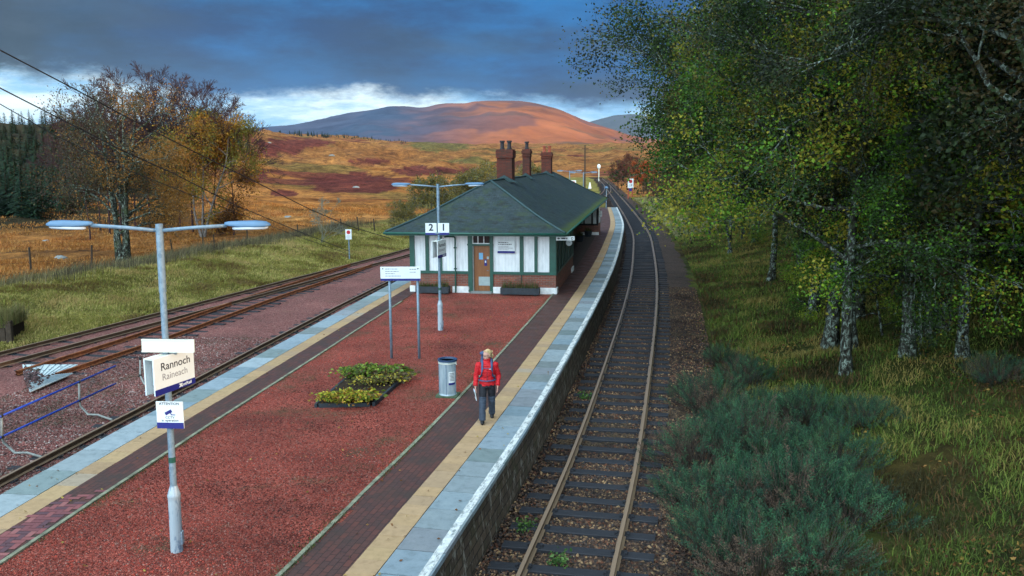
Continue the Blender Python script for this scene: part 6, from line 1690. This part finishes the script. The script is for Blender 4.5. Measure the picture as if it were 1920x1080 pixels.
    b = MB(); b.box(.045, .085, -.137, -.128, 1.175, 1.185); b.build('chest_mark', M['signw'], jk)
    # --- trousers, knees in grey blue
    q = MB(); q.loft([(0, 0, .76, .150, .105), (0, 0, .85, .152, .108), (0, 0, .90, .148, .104)], 18)
    for (hh_, k, a) in ((hp_, kn, ak), (hp2, kn2, ak2)): q.tube([hh_, ((hh_[0] + k[0]) / 2, (hh_[1] + k[1]) / 2, (hh_[2] + k[2]) / 2), k, (k[0] * .3 + a[0] * .7, k[1] * .3 + a[1] * .7, k[2] * .3 + a[2] * .7)], [.090, .083, .064, .050], 12)
    tr_ = remesh(q, 'trousers', M['trou'], t, .007, 3); folds(tr_, .008)
    for (hh_, k, a) in ((hp_, kn, ak), (hp2, kn2, ak2)):
        q = MB(); u_ = tuple(k[i] * .72 + hh_[i] * .28 for i in range(3)); q.tube([u_, k, tuple(k[i] * .5 + a[i] * .5 for i in range(3)), (a[0], a[1], a[2] - .03)], [.082, .076, .070, .072], 12); folds(remesh(q, 'lower_leg', M['gaiter'], tr_, .007, 2), .012)
    for a, tl in ((ak, 0), (ak2, R(-24))):
        q = MB(); q.M = Matrix.Translation(a) @ Matrix.Rotation(-tl, 4, 'X'); q.loft([(0, .01, -.03, .048, .062), (0, .01, .07, .052, .056)], 12); q.tube([(0, .055, -.055), (0, -.02, -.05), (0, -.10, -.058), (0, -.155, -.066)], [.038, .046, .044, .026], 10)
        o = remesh(q, 'boot', M['boot'], t, .006, 2)
    # --- backpack with straps and belt
    q = MB(); q.loft([(0, .20, .88, .115, .070), (0, .205, 1.0, .150, .095), (0, .20, 1.22, .150, .095), (0, .19, 1.40, .120, .075), (0, .19, 1.47, .105, .07)], 16); q.ball((-.03, .18, 1.46), (.125, .08, .055), 12, 8)
    bp = remesh(q, 'backpack', M['pack'], t, .009, 3)
    for s in (-1, 1):
        q = MB(); q.tube([(s * .085, .11, 1.33), (s * .095, .03, 1.375), (s * .100, -.09, 1.29), (s * .108, -.142, 1.17), (s * .120, -.135, 1.04), (s * .155, -.02, .97), (s * .14, .12, .95)], [(.024, .010)] * 7, 8); q.build('strap', M['pack'], bp, smooth=True)
    q = MB(); q.tube([(-.15, .08, .93), (-.172, .0, .925), (-.13, -.10, .92), (0, -.133, .915), (.13, -.10, .92), (.172, .0, .925), (.15, .08, .93)], [(.034, .012)] * 7, 8); q.build('hip_belt', M['pack'], bp, smooth=True)
    q = MB(); q.tube([(-.10, -.134, 1.20), (0, -.143, 1.20), (.10, -.134, 1.20)], .006, 5); q.build('chest_strap', M['pack'], bp)
    return t, wr


pt, wr = person()
mp = empty('folded_map', (pt.location.x + wr[0] - .012, pt.location.y + wr[1] - .02, wr[2] - .12), R(8), 'folded white and blue map held in the right hand of the walking woman', 'map')
mp.rotation_euler = (R(6), R(-10), R(10))
b = MB(); b.box(-.008, .004, -.085, .085, -.17, .05); b.box(.006, .010, -.08, .08, -.165, .045); b.build('sheet', M['map'], mp, bevel=.003)
b = MB(); b.box(-.012, -.009, -.05, .03, -.10, .0); b.build('cover_print', M['ink'], mp)
b = MB(); b.box(-.007, .003, -.087, -.086, -.15, .03); b.build('fold', M['signback'], mp)


# ================================================================== CLOUD out of view, added to shade the left flank of the hill
def shade_cloud(c, r, seed, label):
    import bmesh
    bm = bmesh.new(); bmesh.ops.create_icosphere(bm, subdivisions=5, radius=1)
    for v in bm.verts:
        p = v.co.copy(); f = 1 + .5 * float(fbm(p.x * 2.2 + seed, p.y * 2.2 + p.z * 1.7, 4, seed)); v.co = Vector((p.x * r[0] * f, p.y * r[1] * f, p.z * r[2] * f))
    me = bpy.data.meshes.new('shade_cloud'); bm.to_mesh(me); bm.free(); me.materials.append(plain('cloud_grey', (.55, .60, .66), 1, .1, .002, 0))
    me.polygons.foreach_set('use_smooth', [True] * len(me.polygons)); o = bpy.data.objects.new('shade_cloud', me); COL.objects.link(o); o.location = c; struct(o)


def toward_sun(p, hgt):
    t = (hgt - p[2]) / sv.z; return (p[0] + sv.x * t, p[1] + sv.y * t, hgt)


shade_cloud(toward_sun((-1700, 5500, 200), 1500), (1250, 1700, 130), 3, '')

# ================================================================== AIR
b = MB(); b.box(-9500, 9500, -300, 13500, -120, 620); hz = b.build('haze', None); hz['kind'] = 'stuff'; hz['label'] = 'thin blue air over the far hills'
hm = bpy.data.materials.new('haze'); hm.use_nodes = True; hn = hm.node_tree.nodes; hn.clear(); ho = hn.new('ShaderNodeOutputMaterial'); hv = hn.new('ShaderNodeVolumePrincipled')
hv.inputs['Color'].default_value = (.55, .75, 1, 1); hv.inputs['Density'].default_value = 2.2e-5; hm.node_tree.links.new(hv.outputs[0], ho.inputs['Volume']); hz.data.materials.append(hm)
